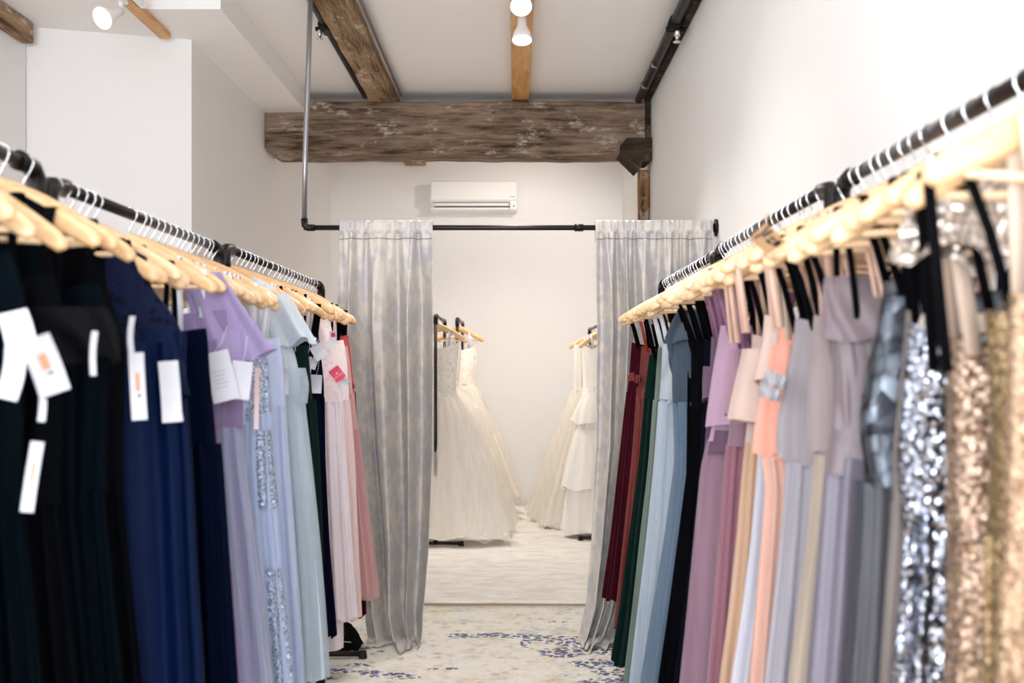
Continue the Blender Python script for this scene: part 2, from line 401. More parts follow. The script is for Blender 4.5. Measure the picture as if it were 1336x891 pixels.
# pipes under the ceiling
sp = empty('sprinkler_pipe', (0.93, 0.6, 3.43)); tag(sp, 'black sprinkler pipe running under the ceiling beside the bare wall', 'pipe')
def wpart(o, root): o.matrix_parent_inverse = root.matrix_basis.inverted(); return o
wpart(MB().tube([(0.935, 0.6, 3.44), (0.935, YBEAM-0.02, 3.44)], 0.03, 14).build('pipe', M['pipe_dark'], sp, True), sp)
wpart(MB().tube([(0.935, 5.82, 3.44), (0.935, 5.98, 3.44)], 0.038, 14).tube([(0.89, 5.9, 3.41), (1.0, 5.9, 3.41)], 0.018, 10).build('tee_fitting', M['pipe_dark'], sp, True), sp)
wpart(MB().lathe([(0.018, 0), (0.018, -0.03), (0.01, -0.035), (0.008, -0.06), (0.025, -0.062), (0.025, -0.066), (0.001, -0.068)], (0.955, 5.9, 3.40), 'z', 12).build('sprinkler_head', M['chrome'], sp, True), sp)
for yy in (7.1, 6.6): wpart(MB().tube([(0.895, yy, 3.435), (0.905, yy, 3.40), (0.935, yy, 3.395)], 0.008, 6).build('pipe_clip', M['steel'], sp, True), sp)
sp = empty('conduit_pipe', (-1.2, 0.6, 3.44)); tag(sp, 'black conduit pipe clipped along the side of the weathered joist', 'pipe')
wpart(MB().tube([(-1.152, 0.6, 3.47), (-1.148, YBEAM-0.02, 3.47)], 0.022, 12).build('pipe', M['pipe_dark'], sp, True), sp)
wpart(MB().tube([(-1.155, 5.95, 3.462), (-1.155, 6.08, 3.462)], 0.03, 12).tube([(-1.21, 6.02, 3.455), (-1.12, 6.02, 3.455)], 0.014, 8).build('tee_fitting', M['pipe_dark'], sp, True), sp)
wpart(MB().lathe([(0.014, 0), (0.014, -0.03), (0.006, -0.05), (0.02, -0.052), (0.001, -0.056)], (-1.185, 6.02, 3.445), 'z', 12).build('sprinkler_head', M['chrome'], sp, True), sp)
tag(MB().tube([(-0.872, 0.6, 3.475), (-0.872, YBEAM-0.02, 3.475)], 0.011, 10).build('grey_conduit', M['steel'], None, True), 'thin grey conduit along the other side of the weathered joist', 'pipe')

# air conditioner
def air_con():
    x0, x1, z0, z1, y1 = -0.845, 0.008, 2.955, 3.25, YB-0.003
    r = empty('air_conditioner', ((x0+x1)/2, y1, z0)); tag(r, 'white wall-mounted air conditioner above the curtain rod', 'air conditioner')
    pf = [(0, z1), (-0.19, z1), (-0.205, z1-0.015), (-0.212, z1-0.1), (-0.212, z0+0.10), (-0.20, z0+0.085), (-0.14, z0+0.075), (-0.14, z0+0.03), (-0.19, z0+0.022), (-0.175, z0+0.004), (-0.15, z0), (0, z0)]
    k = len(pf)
    v = [(x0, y1+a, b) for a, b in pf]+[(x1, y1+a, b) for a, b in pf]
    f = [(i, (i+1) % k, (i+1) % k+k, i+k) for i in range(k)]+[tuple(range(k-1, -1, -1)), tuple(range(k, 2*k))]
    wpart(mk('body', v, f, M['white_plastic'], r, False), r)
    wpart(MB().rbox(x0+0.004, x1-0.004, y1-0.218, y1-0.205, z0+0.098, z1-0.012, 0.005).build('front_panel', M['white_plastic'], r), r)
    wpart(MB().box(x0+0.03, x1-0.07, y1-0.145, y1-0.138, z0+0.032, z0+0.088).build('air_outlet', M['dark_gap'], r), r)
    wpart(MB().rbox(x0+0.03, x1-0.075, y1-0.205, y1-0.15, z0+0.044, z0+0.070, 0.004).build('louvre', M['white_plastic'], r), r)
    wpart(MB().rbox(x0+0.03, x1-0.075, y1-0.200, y1-0.15, z0+0.006, z0+0.028, 0.004).build('louvre', M['white_plastic'], r), r)
    wpart(MB().rbox(x1-0.066, x1-0.002, y1-0.213, y1-0.14, z0+0.006, z0+0.094, 0.004).build('control_panel', M['white_plastic'], r), r)
    wpart(MB().rbox(x1-0.035, x1-0.02, y1-0.2150, y1-0.21, z0+0.03, z0+0.05, 0.001).build('indicator', M['grey_plastic'], r), r)
    wpart(MB().rbox(x1-0.062, x1-0.02, y1-0.2195, y1-0.216, z0+0.128, z0+0.134, 0.001).build('logo', M['grey_plastic'], r), r)
air_con()

# spotlights
def spotlight(name, base, aim, label, energy, cone=110, colour=(1.0, 0.945, 0.87)):
    base = Vector(base); r = empty(name, base); tag(r, label, 'spotlight')
    d = Vector(aim).normalized(); q = d.to_track_quat('-Z', 'Y').to_matrix().to_4x4()
    top = base+Vector((0, 0, -0.075))
    MB().rbox(-0.02, 0.02, -0.05, 0.05, -0.022, -0.0005, 0.003).build('mount', M['white_plastic'], r)
    MB().tube([(0, 0, -0.02), (0, 0, -0.08)], 0.012, 10).build('stem', M['white_plastic'], r, True)
    hd = MB().lathe([(0.002, 0.005), (0.024, 0.0), (0.026, -0.045), (0.03, -0.065), (0.048, -0.10), (0.056, -0.135), (0.058, -0.145), (0.053, -0.146), (0.050, -0.138)], (0, 0, 0), 'z', 24).build('shade', M['white_plastic'], r, True)
    hd.matrix_local = Matrix.Translation((0, 0, -0.07)) @ q
    bl = MB().lathe([(0.051, -0.136), (0.046, -0.142), (0.03, -0.147), (0.001, -0.149)], (0, 0, 0), 'z', 24).build('bulb', M['bulb'], r, True)
    bl.matrix_local = Matrix.Translation((0, 0, -0.07)) @ q
    p = base+Vector((0, 0, -0.07))+d*0.17
    s = spot('lamp_light', p, p+d, energy, cone, colour, 0.05, 0.8)
    return r
spotlight('spotlight', (0.035, 5.62, 3.455), (0.0, -0.25, -1), 'white bell-shaped spotlight on the pine board closest to the beam', 44)
spotlight('spotlight', (0.03, 5.25, 3.455), (-0.02, -0.75, -0.8), 'white spotlight on the pine board aimed out towards the shop front', 30)
spotlight('spotlight', (-2.03, 5.12, SOF-0.035), (-0.35, -0.8, -0.55), 'white spotlight beside the pine batten near the soffit', 22)
# white track the left lamp clips to
tag(MB().rbox(-1.995, -1.965, 1.5, 5.3, SOF-0.03, SOF-0.002, 0.003).build('light_track', M['white_plastic']), 'white light track beside the pine batten', 'light track')
# two lamps of the bridal room, fixed to the ceiling behind the beam
spotlight('spotlight', (0.55, 8.15, CZ-0.002), (-0.35, 0.9, -0.7), 'white spotlight behind the beam on the bare wall side', 32, 110, (1.0, 0.90, 0.78))
spotlight('spotlight', (-0.45, 8.0, CZ-0.002), (0.12, 0.1, -1), 'white spotlight behind the beam beside the joist', 105, 130, (1.0, 0.91, 0.80))
spotlight('spotlight', (0.035, 3.3, 3.455), (0.0, 0.35, -1), 'added white spotlight on the pine board above the middle of the racks', 34)  # unseen lamp, added to light the racks from above
spotlight('spotlight', (0.035, 1.7, 3.455), (0.0, 0.3, -1), 'added white spotlight on the pine board above the sequined dresses', 10)  # second added lamp, out of view, lighting the nearest dresses

# ------------------------------------------------------------------ rugs
def rug_front_mat():
    t = NT('faded_oriental_rug'); v = t.coord()
    n1 = t.noise(v, 7, 6, 0.7); n2 = t.noise(v, 160, 3, 0.7)
    base = t.ramp(n1.outputs['Fac'], [(0.3, lin((208, 203, 192))), (0.5, lin((236, 232, 223))), (0.7, lin((218, 214, 205)))])
    # scattered faded motifs: yellow, pale blue and brown flowers broken up by wear
    wear = t.ramp(t.noise(v, 34, 5, 0.8).outputs['Fac'], [(0.42, (0, 0, 0)), (0.58, (1, 1, 1))])
    c = base
    for scl, lo, hi, pal in ((5.5, 0.26, 0.36, ((204, 176, 116), (166, 178, 192), (186, 172, 150), (214, 192, 138))), (13.0, 0.22, 0.32, ((170, 156, 140), (206, 184, 132), (176, 186, 196), (150, 140, 132)))):
        vo = t.n('ShaderNodeTexVoronoi'); vo.inputs['Scale'].default_value = scl; t.l(v, vo.inputs['Vector'])
        wob = t.math('ADD', vo.outputs['Distance'], t.math('MULTIPLY', t.math('SUBTRACT', t.noise(v, scl*6, 4, 0.75).outputs['Fac'], 0.5), 0.75))
        spot_m = t.ramp(wob, [(lo, (1, 1, 1)), (hi, (0, 0, 0))])
        sp = t.n('ShaderNodeSeparateColor'); t.l(vo.outputs['Color'], sp.inputs[0])
        motif = t.ramp(sp.outputs[0], [(k*0.25, lin(q)) for k, q in enumerate(pal)]); motif.node.color_ramp.interpolation = 'CONSTANT'
        ring = t.ramp(wob, [(hi+0.04, (0, 0, 0)), (hi+0.07, (1, 1, 1)), (hi+0.10, (0, 0, 0))])
        c = t.mix(t.math('MULTIPLY', t.math('MULTIPLY', spot_m, wear), 0.7), c, motif)
        c = t.mix(t.math('MULTIPLY', t.math('MULTIPLY', ring, wear), 0.45), c, lin((150, 140, 132)))
    # dense blue border motifs
    blobs = [(-0.27,5.2,.10,.045),(-0.13,5.22,.10,.05),(0.0,5.2,.12,.05),(0.14,5.16,.14,.06),(0.30,5.10,.16,.09),(0.22,4.9,.12,.09),(0.42,4.98,.14,.13),(0.36,4.72,.12,.08),(0.50,4.62,.16,.14),(0.62,4.86,.16,.12),(0.05,5.06,.03,.08),(0.44,4.4,.2,.12),
             (-0.92,4.50,.12,.06),(-0.82,4.60,.09,.04),(-0.745,4.69,.06,.035),(-0.68,4.58,.07,.045),(-0.58,4.55,.10,.05),(-0.50,4.52,.07,.04),(-0.95,5.0,.12,.03),(-0.78,4.98,.09,.03),(-0.37,4.63,.04,.025),(-0.3,4.64,.03,.02),(0.20,5.48,.025,.018),(0.27,5.48,.025,.018),(-0.66,4.92,.03,.02)]
    acc = None
    sx = t.n('ShaderNodeSeparateXYZ'); t.l(v, sx.inputs[0])
    for (bx, by, rx, ry) in blobs:
        a = t.math('DIVIDE', t.math('SUBTRACT', sx.outputs[0], bx), rx); b = t.math('DIVIDE', t.math('SUBTRACT', sx.outputs[1], by), ry)
        dd = t.math('ADD', t.math('MULTIPLY', a, a), t.math('MULTIPLY', b, b))
        acc = dd if acc is None else t.math('MINIMUM', acc, dd)
    region = t.ramp(t.math('ADD', acc, t.math('MULTIPLY', t.math('SUBTRACT', t.noise(v, 25, 3, 0.6).outputs['Fac'], 0.5), 1.6)), [(0.75, (1, 1, 1)), (1.15, (0, 0, 0))])
    v2 = t.n('ShaderNodeTexVoronoi'); v2.inputs['Scale'].default_value = 34; v2.feature = 'F1'; t.l(v, v2.inputs['Vector'])
    dots = t.ramp(t.math('ADD', v2.outputs['Distance'], t.math('MULTIPLY', t.math('SUBTRACT', t.noise(v, 90, 3, 0.7).outputs['Fac'], 0.5), 1.1)), [(0.48, (1, 1, 1)), (0.56, (0, 0, 0))])
    blue = t.ramp(t.noise(v, 30, 3).outputs['Fac'], [(0.35, lin((28, 38, 92))), (0.65, lin((74, 96, 152)))])
    c = t.mix(t.math('MULTIPLY', t.math('MULTIPLY', region, dots), 0.92), c, blue)
    c = t.mix(t.math('MULTIPLY', t.ramp(n2.outputs['Fac'], [(0.55, (0, 0, 0)), (0.75, (1, 1, 1))]), 0.35), c, lin((232, 226, 214)))   # worn pile
    t.l(c, t.b.inputs['Base Color']); t.p(Roughness=0.95, Specular_IOR_Level=0.05, Sheen_Weight=0.1)
    t.bump(n2.outputs['Fac'], 0.5, 0.006); return t.m
def rug_back_mat():
    t = NT('pale_worn_rug'); n1 = t.noise(t.coord((0.5, 1.6, 1)), 9, 8, 0.75, 0.6); n2 = t.noise(t.coord(), 170, 3, 0.7)
    c = t.ramp(n1.outputs['Fac'], [(0.34, lin((214, 209, 201))), (0.5, lin((238, 235, 230))), (0.62, lin((247, 245, 242)))])
    t.l(c, t.b.inputs['Base Color']); t.p(Roughness=0.95, Specular_IOR_Level=0.05); t.bump(n2.outputs['Fac'], 0.5, 0.008); return t.m
def rug(name, x0, x1, ya, yb, mat, label, tilt=0.0):
    nx, ny = 60, 60; v = []; f = []
    for j in range(ny+1):
        for i in range(nx+1):
            u, q = i/nx, j/ny
            e = 0.004*math.sin(u*37+q*5)+0.003*math.sin(q*51)
            v.append((x0+(x1-x0)*u+0.004*math.sin(q*40), ya+(yb-ya)*q+(e if j in (0, ny) else 0)+tilt*(u-0.5), 0.012+0.0012*math.sin(u*23+q*17)))
    for j in range(ny):
        for i in range(nx): f.append((j*(nx+1)+i, j*(nx+1)+i+1, (j+1)*(nx+1)+i+1, (j+1)*(nx+1)+i))
    o = mk(name, v, f, mat); m = o.modifiers.new('thickness', 'SOLIDIFY'); m.thickness = 0.009; m.offset = -1
    return tag(o, label, 'rug')
rug('patterned_rug', -1.75, 0.98, 1.2, 5.84, rug_front_mat(), 'cream oriental rug with faded yellow and dark blue motifs on the shop floor')
rug('pale_rug', -1.6, 1.0, 5.93, 10.0, rug_back_mat(), 'plain worn cream rug under the wedding gowns', -0.05)
struct(mk('trim_3', [(-1.9,5.86,0.001),(1.02,5.83,0.001),(1.02,5.905,0.001),(-1.9,5.935,0.001),(-1.9,5.875,0.012),(1.02,5.845,0.012),(1.02,5.89,0.012),(-1.9,5.92,0.012)],
   [(0,1,5,4),(1,2,6,5),(2,3,7,6),(3,0,4,7),(4,5,6,7)], plain('brass_threshold', (150, 132, 110), 0.5, 0.3), None, False), 'thin threshold strip between the two rugs')

# ------------------------------------------------------------------ curtain rod and curtains
YC, ZR = 5.10, 2.128
cr = empty('curtain_rod', (-1.085, YC, ZR)); tag(cr, 'black iron pipe curtain rod hung from the ceiling and fixed to the wall', 'curtain rod')
wpart(MB().tube([(-1.085, YC, ZR), (1.02, YC, ZR)], 0.0135, 14).build('rod', M['pipe'], cr, True), cr)
wpart(MB().tube([(-1.083, YC, ZR+0.03), (-1.078, YC, 2.5), (-1.062, YC, 2.95), (-1.045, YC-0.0, CZ-0.005)], 0.0135, 12).build('drop_pipe', M['steel'], cr, True), cr)
wpart(MB().tube([(-1.03, YC, ZR), (-1.065, YC, ZR), (-1.08, YC, ZR+0.012), (-1.083, YC, ZR+0.045)], 0.018, 12).build('elbow', M['pipe_dark'], cr, True), cr)
wpart(MB().tube([(0.30, YC, ZR), (0.345, YC, ZR)], 0.019, 12).build('coupling', M['pipe_dark'], cr, True), cr)
wpart(MB().lathe([(0.001, 0.012), (0.045, 0.012), (0.045, 0.004), (0.022, 0.0), (0.02, -0.03), (0.0135, -0.03)], (1.015, YC, ZR), 'x', 20).build('wall_flange', M['pipe_dark'], cr, True), cr)

def curtain_mat():
    t = NT('silver_jacquard'); v = t.coord()
    nz = t.noise(v, 7, 6, 0.7, 0.6); vo = t.n('ShaderNodeTexVoronoi'); vo.inputs['Scale'].default_value = 30; t.l(t.coord((1, 1, 0.6)), vo.inputs['Vector'])
    h = t.math('ADD', nz.outputs['Fac'], t.math('MULTIPLY', vo.outputs['Distance'], 0.3))
    mask = t.ramp(h, [(0.58, (0, 0, 0)), (0.72, (1, 1, 1))])
    t.l(t.mix(mask, lin((182, 179, 181)), lin((204, 197, 189))), t.b.inputs['Base Color'])
    t.l(t.math('ADD', t.math('MULTIPLY', mask, 0.2), 0.42), t.b.inputs['Roughness'])
    t.p(Metallic=0.08, Specular_IOR_Level=0.5, Sheen_Weight=0.15)
    t.bump(t.math('ADD', mask, t.math('MULTIPLY', t.noise(t.coord((0.2, 0.2, 1)), 400, 2).outputs['Fac'], 0.3)), 0.18, 0.003); return t.m
M['curtain'] = curtain_mat()
def sm(x): x = min(1, max(0, x)); return x*x*(3-2*x)
def curtain(name, label, left, right, npl, seed, puddle_dir=1.0):
    # left / right: (z, x) edge profiles from the top down
    rg = np.random.default_rng(seed)
    zt, zb = ZR+0.032, 0.03
    nu, nv_ = 260, 210
    lz = np.array([p[0] for p in left])[::-1]; lx = np.array([p[1] for p in left])[::-1]
    rz_ = np.array([p[0] for p in right])[::-1]; rx = np.array([p[1] for p in right])[::-1]
    u = np.linspace(0, 1, nu)
    jit = np.cumsum(rg.uniform(0.6, 1.4, 8)); jit = jit/jit[-1]
    wu = np.interp(u, np.linspace(0, 1, 9), np.concatenate([[0], jit]))      # uneven pleat spacing
    p1, p2, p3 = rg.uniform(0, 6.28, 3)
    verts = []
    for j in range(nv_):
        s = j/(nv_-1); z = zt+(zb-zt)*s
        a = float(np.interp(z, lz, lx)); b = float(np.interp(z, rz_, rx))
        k = sm((zt-z)/0.5)
        main = np.cos(2*np.pi*npl*wu+p1+0.7*math.sin(2.2*s+p2)+0.5*np.sin(2*np.pi*u+2*s))
        fine = np.cos(2*np.pi*(npl*1.7)*wu+p2+1.6*s)*np.sin(2*np.pi*1.5*u+p3+s)
        gath = np.cos(2*np.pi*npl*2.6*wu+p3)
        amp = 0.014+0.044*k
        y = amp*main+0.016*k*fine+0.010*(1-k)*gath
        x = a+(b-a)*u+0.012*k*np.sin(2*np.pi*npl*wu+p1)*1.0
        yy = YC-0.03+y
        if z > ZR-0.02:      # front of the rod pocket stays in front of the rod
            yy = YC-0.022-0.010*(1+gath)*0.5-0.006*(1+main)*0.5
        zz = np.full(nu, z)
        if z < 0.16:         # fabric breaks and pools on the rug
            q = min(1.0, (0.16-z)/0.13)
            lay = max(0.0, (q-0.5)/0.5); drop = min(1.0, q/0.6)
            lump = 0.5+0.5*np.sin(2*np.pi*1.4*u+p2)
            yy = yy-0.02*drop*lump-0.13*lay*(0.45+0.55*lump)
            x = x+puddle_dir*(0.03*drop+0.05*lay*lump)*np.sin(np.pi*np.clip(u*0.9+0.1, 0, 1))
            zz = 0.020+0.14*(1-drop)**1.1+0.028*np.sin(np.pi*lay)*(0.3+0.7*lump)+0.012*drop*(0.5+0.5*np.sin(2*np.pi*3.1*u+p1))*(1-lay)
        verts.append(np.stack([x, yy, zz], 1))
    V = np.concatenate(verts)
    idx = np.arange(nu*nv_).reshape(nv_, nu)
    Fc = np.stack([idx[:-1, :-1], idx[:-1, 1:], idx[1:, 1:], idx[1:, :-1]], -1).reshape(-1, 4).tolist()
    root = empty(name, ((left[0][1]+right[0][1])/2, YC, 0)); tag(root, label, 'curtain')
    o = wpart(mk('drape', V, Fc, M['curtain'], root), root)
    m = o.modifiers.new('cloth', 'SOLIDIFY'); m.thickness = 0.003; m.offset = 1
    # back of the rod pocket and ruffle over the rod
    nb = 10; vb = []
    top = verts[0]
    for j in range(nb):
        s = j/(nb-1)
        for i in range(0, nu, 2):
            x, y, z = top[i]
            ang = s*math.pi
            if s < 0.5: vb.append((x, y+(YC+0.022-y)*(s*2)*0.5, zt+0.006*math.sin(ang)))
            else: vb.append((x, YC+0.02-(0.004*math.sin(i*0.4)), zt-(s-0.5)*2*0.11))
    nh = len(range(0, nu, 2)); idx = np.arange(nh*nb).reshape(nb, nh)
    Fb = np.stack([idx[:-1, :-1], idx[:-1, 1:], idx[1:, 1:], idx[1:, :-1]], -1).reshape(-1, 4).tolist()
    wpart(mk('rod_pocket', vb, Fb, M['curtain'], root), root)
    # stitched line below the pocket
    zs = ZR-0.062; js = int(round((zt-zs)/(zt-zb)*(nv_-1)))
    row = verts[js]; st = MB(); st.tube([(p[0], p[1]-0.0025, p[2]) for p in row[::3]], 0.0016, 5)
    wpart(st.build('stitching', plain('stitch_thread', (120, 118, 122), 0.7), root, True), root)
    return root
curtain('curtain', 'silver jacquard curtain pooling on the rug beside the pink dresses',
        [(2.2, PX(445, YC)), (1.6, PX(441, YC)), (1.0, PX(452, YC)), (0.5, PX(470, YC)), (0.0, PX(482, YC))],
        [(2.2, PX(565, YC)), (1.6, PX(566, YC)), (1.0, PX(565, YC)), (0.5, PX(560, YC)), (0.12, PX(552, YC)), (0.0, PX(546, YC))], 3.6, 4)
curtain('curtain', 'silver jacquard curtain hanging between the bare white wall and the burgundy dress',
        [(2.2, PX(776, YC)), (1.6, PX(781, YC)), (1.0, PX(780, YC)), (0.5, PX(773, YC)), (0.2, PX(766, YC)), (0.0, PX(752, YC))],
        [(2.2, 1.005), (1.6, 1.0), (1.0, 0.9), (0.5, 0.75), (0.0, 0.62)], 6.2, 11, -1.0)

# ------------------------------------------------------------------ clothes racks
XRL, XRR, HR = -0.9375, 0.686, 1.808
def rack(x, ya, yb, hz, label, group=None, sgn=1):
    r = empty('clothes_rack', (x, (ya+yb)/2, 0)); tag(r, label, 'clothes rack', group)
    def P(b, name, mat): return wpart(b.build(name, mat, r, True), r)
    e = 0.035
    P(MB().tube([(x, ya+e, hz), (x, yb-e, hz)], 0.0134, 14), 'rail', M['pipe'])
    for y, s in ((ya, 1), (yb, -1)):
        P(MB().tube([(x, y+s*0.07, hz), (x, y+s*0.05, hz), (x, y+s*0.015, hz-0.004), (x, y, hz-0.02), (x, y, hz-0.05), (x, y, hz-0.062)], [0.02, 0.0185, 0.0185, 0.0185, 0.0185, 0.02], 14), 'elbow', M['pipe_dark'])
        P(MB().tube([(x, y, 0.06), (x, y, hz-0.05)], 0.0134, 12), 'upright', M['pipe'])
        P(MB().tube([(x-0.2, y, 0.035), (x+0.2, y, 0.035)], 0.0134, 12), 'foot', M['pipe'])
        P(MB().tube([(x, y, 0.03), (x, y, 0.085)], 0.019, 12), 'tee_fitting', M['pipe_dark'])
        for q in (-0.2, 0.2):
            P(MB().lathe([(0.0, 0.052), (0.018, 0.05), (0.02, 0.03), (0.022, 0.016)], (x+q, y, 0.0), 'z', 12, True), 'foot_cap', M['pipe_dark'])
    P(MB().tube([(x, ya, 0.26), (x, yb, 0.26)], 0.0134, 10), 'stretcher', M['pipe'])
rack(XRL-0.004, 0.75, 1.955, 1.816, 'black pipe clothes rack loaded with the black dresses')
rack(XRL, 2.0, 3.15, 1.795, 'black pipe clothes rack carrying navy and lavender dresses')
rack(XRL, 3.21, 4.80, 1.806, 'black pipe clothes rack carrying pale blue, green and pink dresses beside the curtain')
rack(XRR, 0.9, 2.10, 1.812, 'black pipe clothes rack carrying the sequined dresses')
rack(XRR, 2.16, 3.36, 1.815, 'black pipe clothes rack carrying mauve, blush and coral dresses')
rack(XRR, 3.42, 4.68, 1.804, 'black pipe clothes rack carrying burgundy, green and blue dresses beside the curtain')
def rack_h(side, d):
    if side == 'L': return 1.816 if d < 1.98 else (1.795 if d < 3.18 else 1.806)
    return 1.812 if d < 2.13 else (1.815 if d < 3.39 else 1.804)

# ------------------------------------------------------------------ hangers
def za(x): return -0.046-0.122*(abs(x)/0.215)**1.18      # top of the wooden arm below the rail axis
def hanger_meshes():
    v = []; f = []; N = 30; K = 10
    for i in range(N+1):
        s = -1+2*i/N; x = 0.217*s
        hgt = 0.052-0.016*abs(s); zt_ = za(x)
        if abs(s) > 0.9: q = (abs(s)-0.9)/0.1; hgt *= math.sqrt(max(0.05, 1-0.85*q*q)); zt_ -= 0.006*q*q
        th = 0.0065+0.0030*abs(s)**2
        if abs(s) > 0.9: th *= math.sqrt(max(0.08, 1-0.8*((abs(s)-0.9)/0.1)**2))
        yb_ = -0.012*s*s
        zc = zt_-hgt/2
        for k in range(K):
            a = 2*math.pi*(k+0.5)/K
            cx_ = math.copysign(abs(math.cos(a))**0.6, math.cos(a)); cz_ = math.copysign(abs(math.sin(a))**0.6, math.sin(a))
            v.append((x, yb_+th*cx_, zc+hgt/2*cz_))
    for i in range(N):
        for k in range(K):
            k2 = (k+1) % K; f.append((i*K+k, i*K+k2, i*K+K+k2, i*K+K+k))
    f.append(tuple(range(K-1, -1, -1))); f.append(tuple(N*K+k for k in range(K)))
    body = mk('body', v, f, M['hanger'])
    pts = [(0, 0, -0.052), (0, 0, -0.036)]
    rr = 0.0175
    pts += [(0.006, 0, -0.028)]
    for k in range(13):
        a = math.radians(-35+k*19.0); pts.append((rr*math.cos(a), 0, rr*math.sin(a)-0.0022))
    hook = MB().tube(pts, 0.0019, 7).build('hook', M['chrome'], None, True)
    bar = MB().tube([(-0.172, -0.007, -0.178), (0.172, -0.007, -0.178)], 0.0055, 8).build('trouser_bar', M['hanger2'], None, True)
    out = [o.data for o in (body, hook, bar)]
    for o in (body, hook, bar): bpy.data.objects.remove(o)
    b2 = out[0].copy(); b2.materials.clear(); b2.materials.append(M['hanger2'])
    return out+[b2]
HB, HH, HBAR, HB2 = hanger_meshes()
def hanger(x, y, z, rz, label, group, bar=True):
    r = empty('wooden_hanger', (x, y, z), rz+math.radians(R.uniform(-5, 5))); r.rotation_euler[1] = math.radians(R.uniform(-3.5, 3.5)); tag(r, label, 'hanger', group)
    for nm, me in (('body', HB if R.random() < 0.6 else HB2), ('hook', HH)) + ((('trouser_bar', HBAR),) if bar else ()):
        o = bpy.data.objects.new(nm, me); col.objects.link(o); o.parent = r
    return r

# ------------------------------------------------------------------ cloth lofting
def smooth_interp(z, zk, vk):
    o = np.argsort(zk); zk = np.array(zk)[o]; vk = np.array(vk)[o]
    q = np.array([0.0]); e = 0.03
    acc = 0
    for dz, wt in ((-1.5*e, 1), (-e*0.75, 2), (0, 3), (e*0.75, 2), (1.5*e, 1)): acc = acc+wt*np.interp(z+dz, zk, vk)
    return acc/9.0
def loft(zt, zb, wi, wo, t, cx=0.0, cy=0.0, n=84, rows=26, folds=9, a0=0.002, a1=0.014, drift=0.6, p=0.85, slope=0.0, neck=0.0, hemw=0.006, seed=0, dip=0.0, sharp=0.85):
    """closed hanging cloth surface; wi / wo / t / cx / cy are numbers or functions of z"""
    rg = np.random.default_rng(seed)
    fn = lambda g, z: np.array(g(z)) if callable(g) else np.full_like(z, float(g))
    zs = np.linspace(zt, zb, rows); v = np.linspace(0, 1, rows)
    WI, WO, T, CX, CY = fn(wi, zs), fn(wo, zs), fn(t, zs), fn(cx, zs), fn(cy, zs)
    th = np.linspace(0, 2*np.pi, n, endpoint=False)
    c, s = np.cos(th), np.sin(th)
    bx = np.sign(c)*np.abs(c)**p; by = np.sign(s)*np.abs(s)**p
    warp = th+0.35*np.sin(th+rg.uniform(0, 6.28))+0.18*np.sin(2*th+rg.uniform(0, 6.28))+0.10*np.sin(3*th+rg.uniform(0, 6.28))
    ph = rg.uniform(0, 6.28, 4)
    X = np.zeros((rows, n)); Y = X.copy(); Z = X.copy()
    for i in range(rows):
        w_ = np.where(c > 0, WI[i], WO[i])
        f1 = np.cos(folds*warp+ph[0]+drift*v[i]*np.sin(th*1+ph[1]))
        f1 = np.sign(f1)*np.abs(f1)**sharp
        f2 = np.cos(2*folds*warp+ph[2]-drift*v[i]); f3 = np.cos((folds//2+1)*warp+ph[3]+1.5*v[i])
        am = a0+(a1-a0)*v[i]**1.2
        dsp = am*(0.95*f1+0.32*f2+0.5*f3)
        nx, ny = c/np.maximum(w_, 0.03), s/np.maximum(T[i], 0.012); L = np.sqrt(nx*nx+ny*ny); nx /= L; ny /= L
        X[i] = CX[i]+w_*bx+nx*dsp; Y[i] = CY[i]+T[i]*by+ny*dsp
        Z[i] = zs[i]-slope*np.abs(X[i])*(1-v[i])**1.3
        if neck: Z[i] += neck*(np.abs(bx)**2-0.5)*(1-v[i])**3
        if dip: Z[i] -= dip*np.exp(-(X[i]/0.06)**4)*(1-v[i])**2
        if hemw: Z[i] += hemw*v[i]**6*(f3+0.5*f1)
    V = np.stack([X, Y, Z], -1).reshape(-1, 3)
    idx = np.arange(rows*n).reshape(rows, n); nxt = np.roll(idx, -1, 1)
    Fc = np.stack([idx[:-1], idx[1:], nxt[1:], nxt[:-1]], -1).reshape(-1, 4).tolist()
    return V, Fc
def cloth(name, parent, mat, *a, **k):
    V, Fc = loft(*a, **k); return mk(name, V, Fc, mat, parent)

FM = {}
side_k = 1.0
def fm(kind, c, **k):
    key = (kind, tuple(c), tuple(sorted(k.items())))
    if key not in FM:
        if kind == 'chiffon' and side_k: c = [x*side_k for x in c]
        nm = f'{kind}_cloth'
        FM[key] = {'chiffon': lambda: fabric(nm, c, trans=0.12, **k), 'satin': lambda: satin(nm, c, **k), 'velvet': lambda: velvet(nm, c), 'tulle': lambda: tulle(nm, c, **k),
                   'matte': lambda: fabric(nm, c, 0.9, 0.0, 0.06, **k)}[kind]()
    return FM[key]

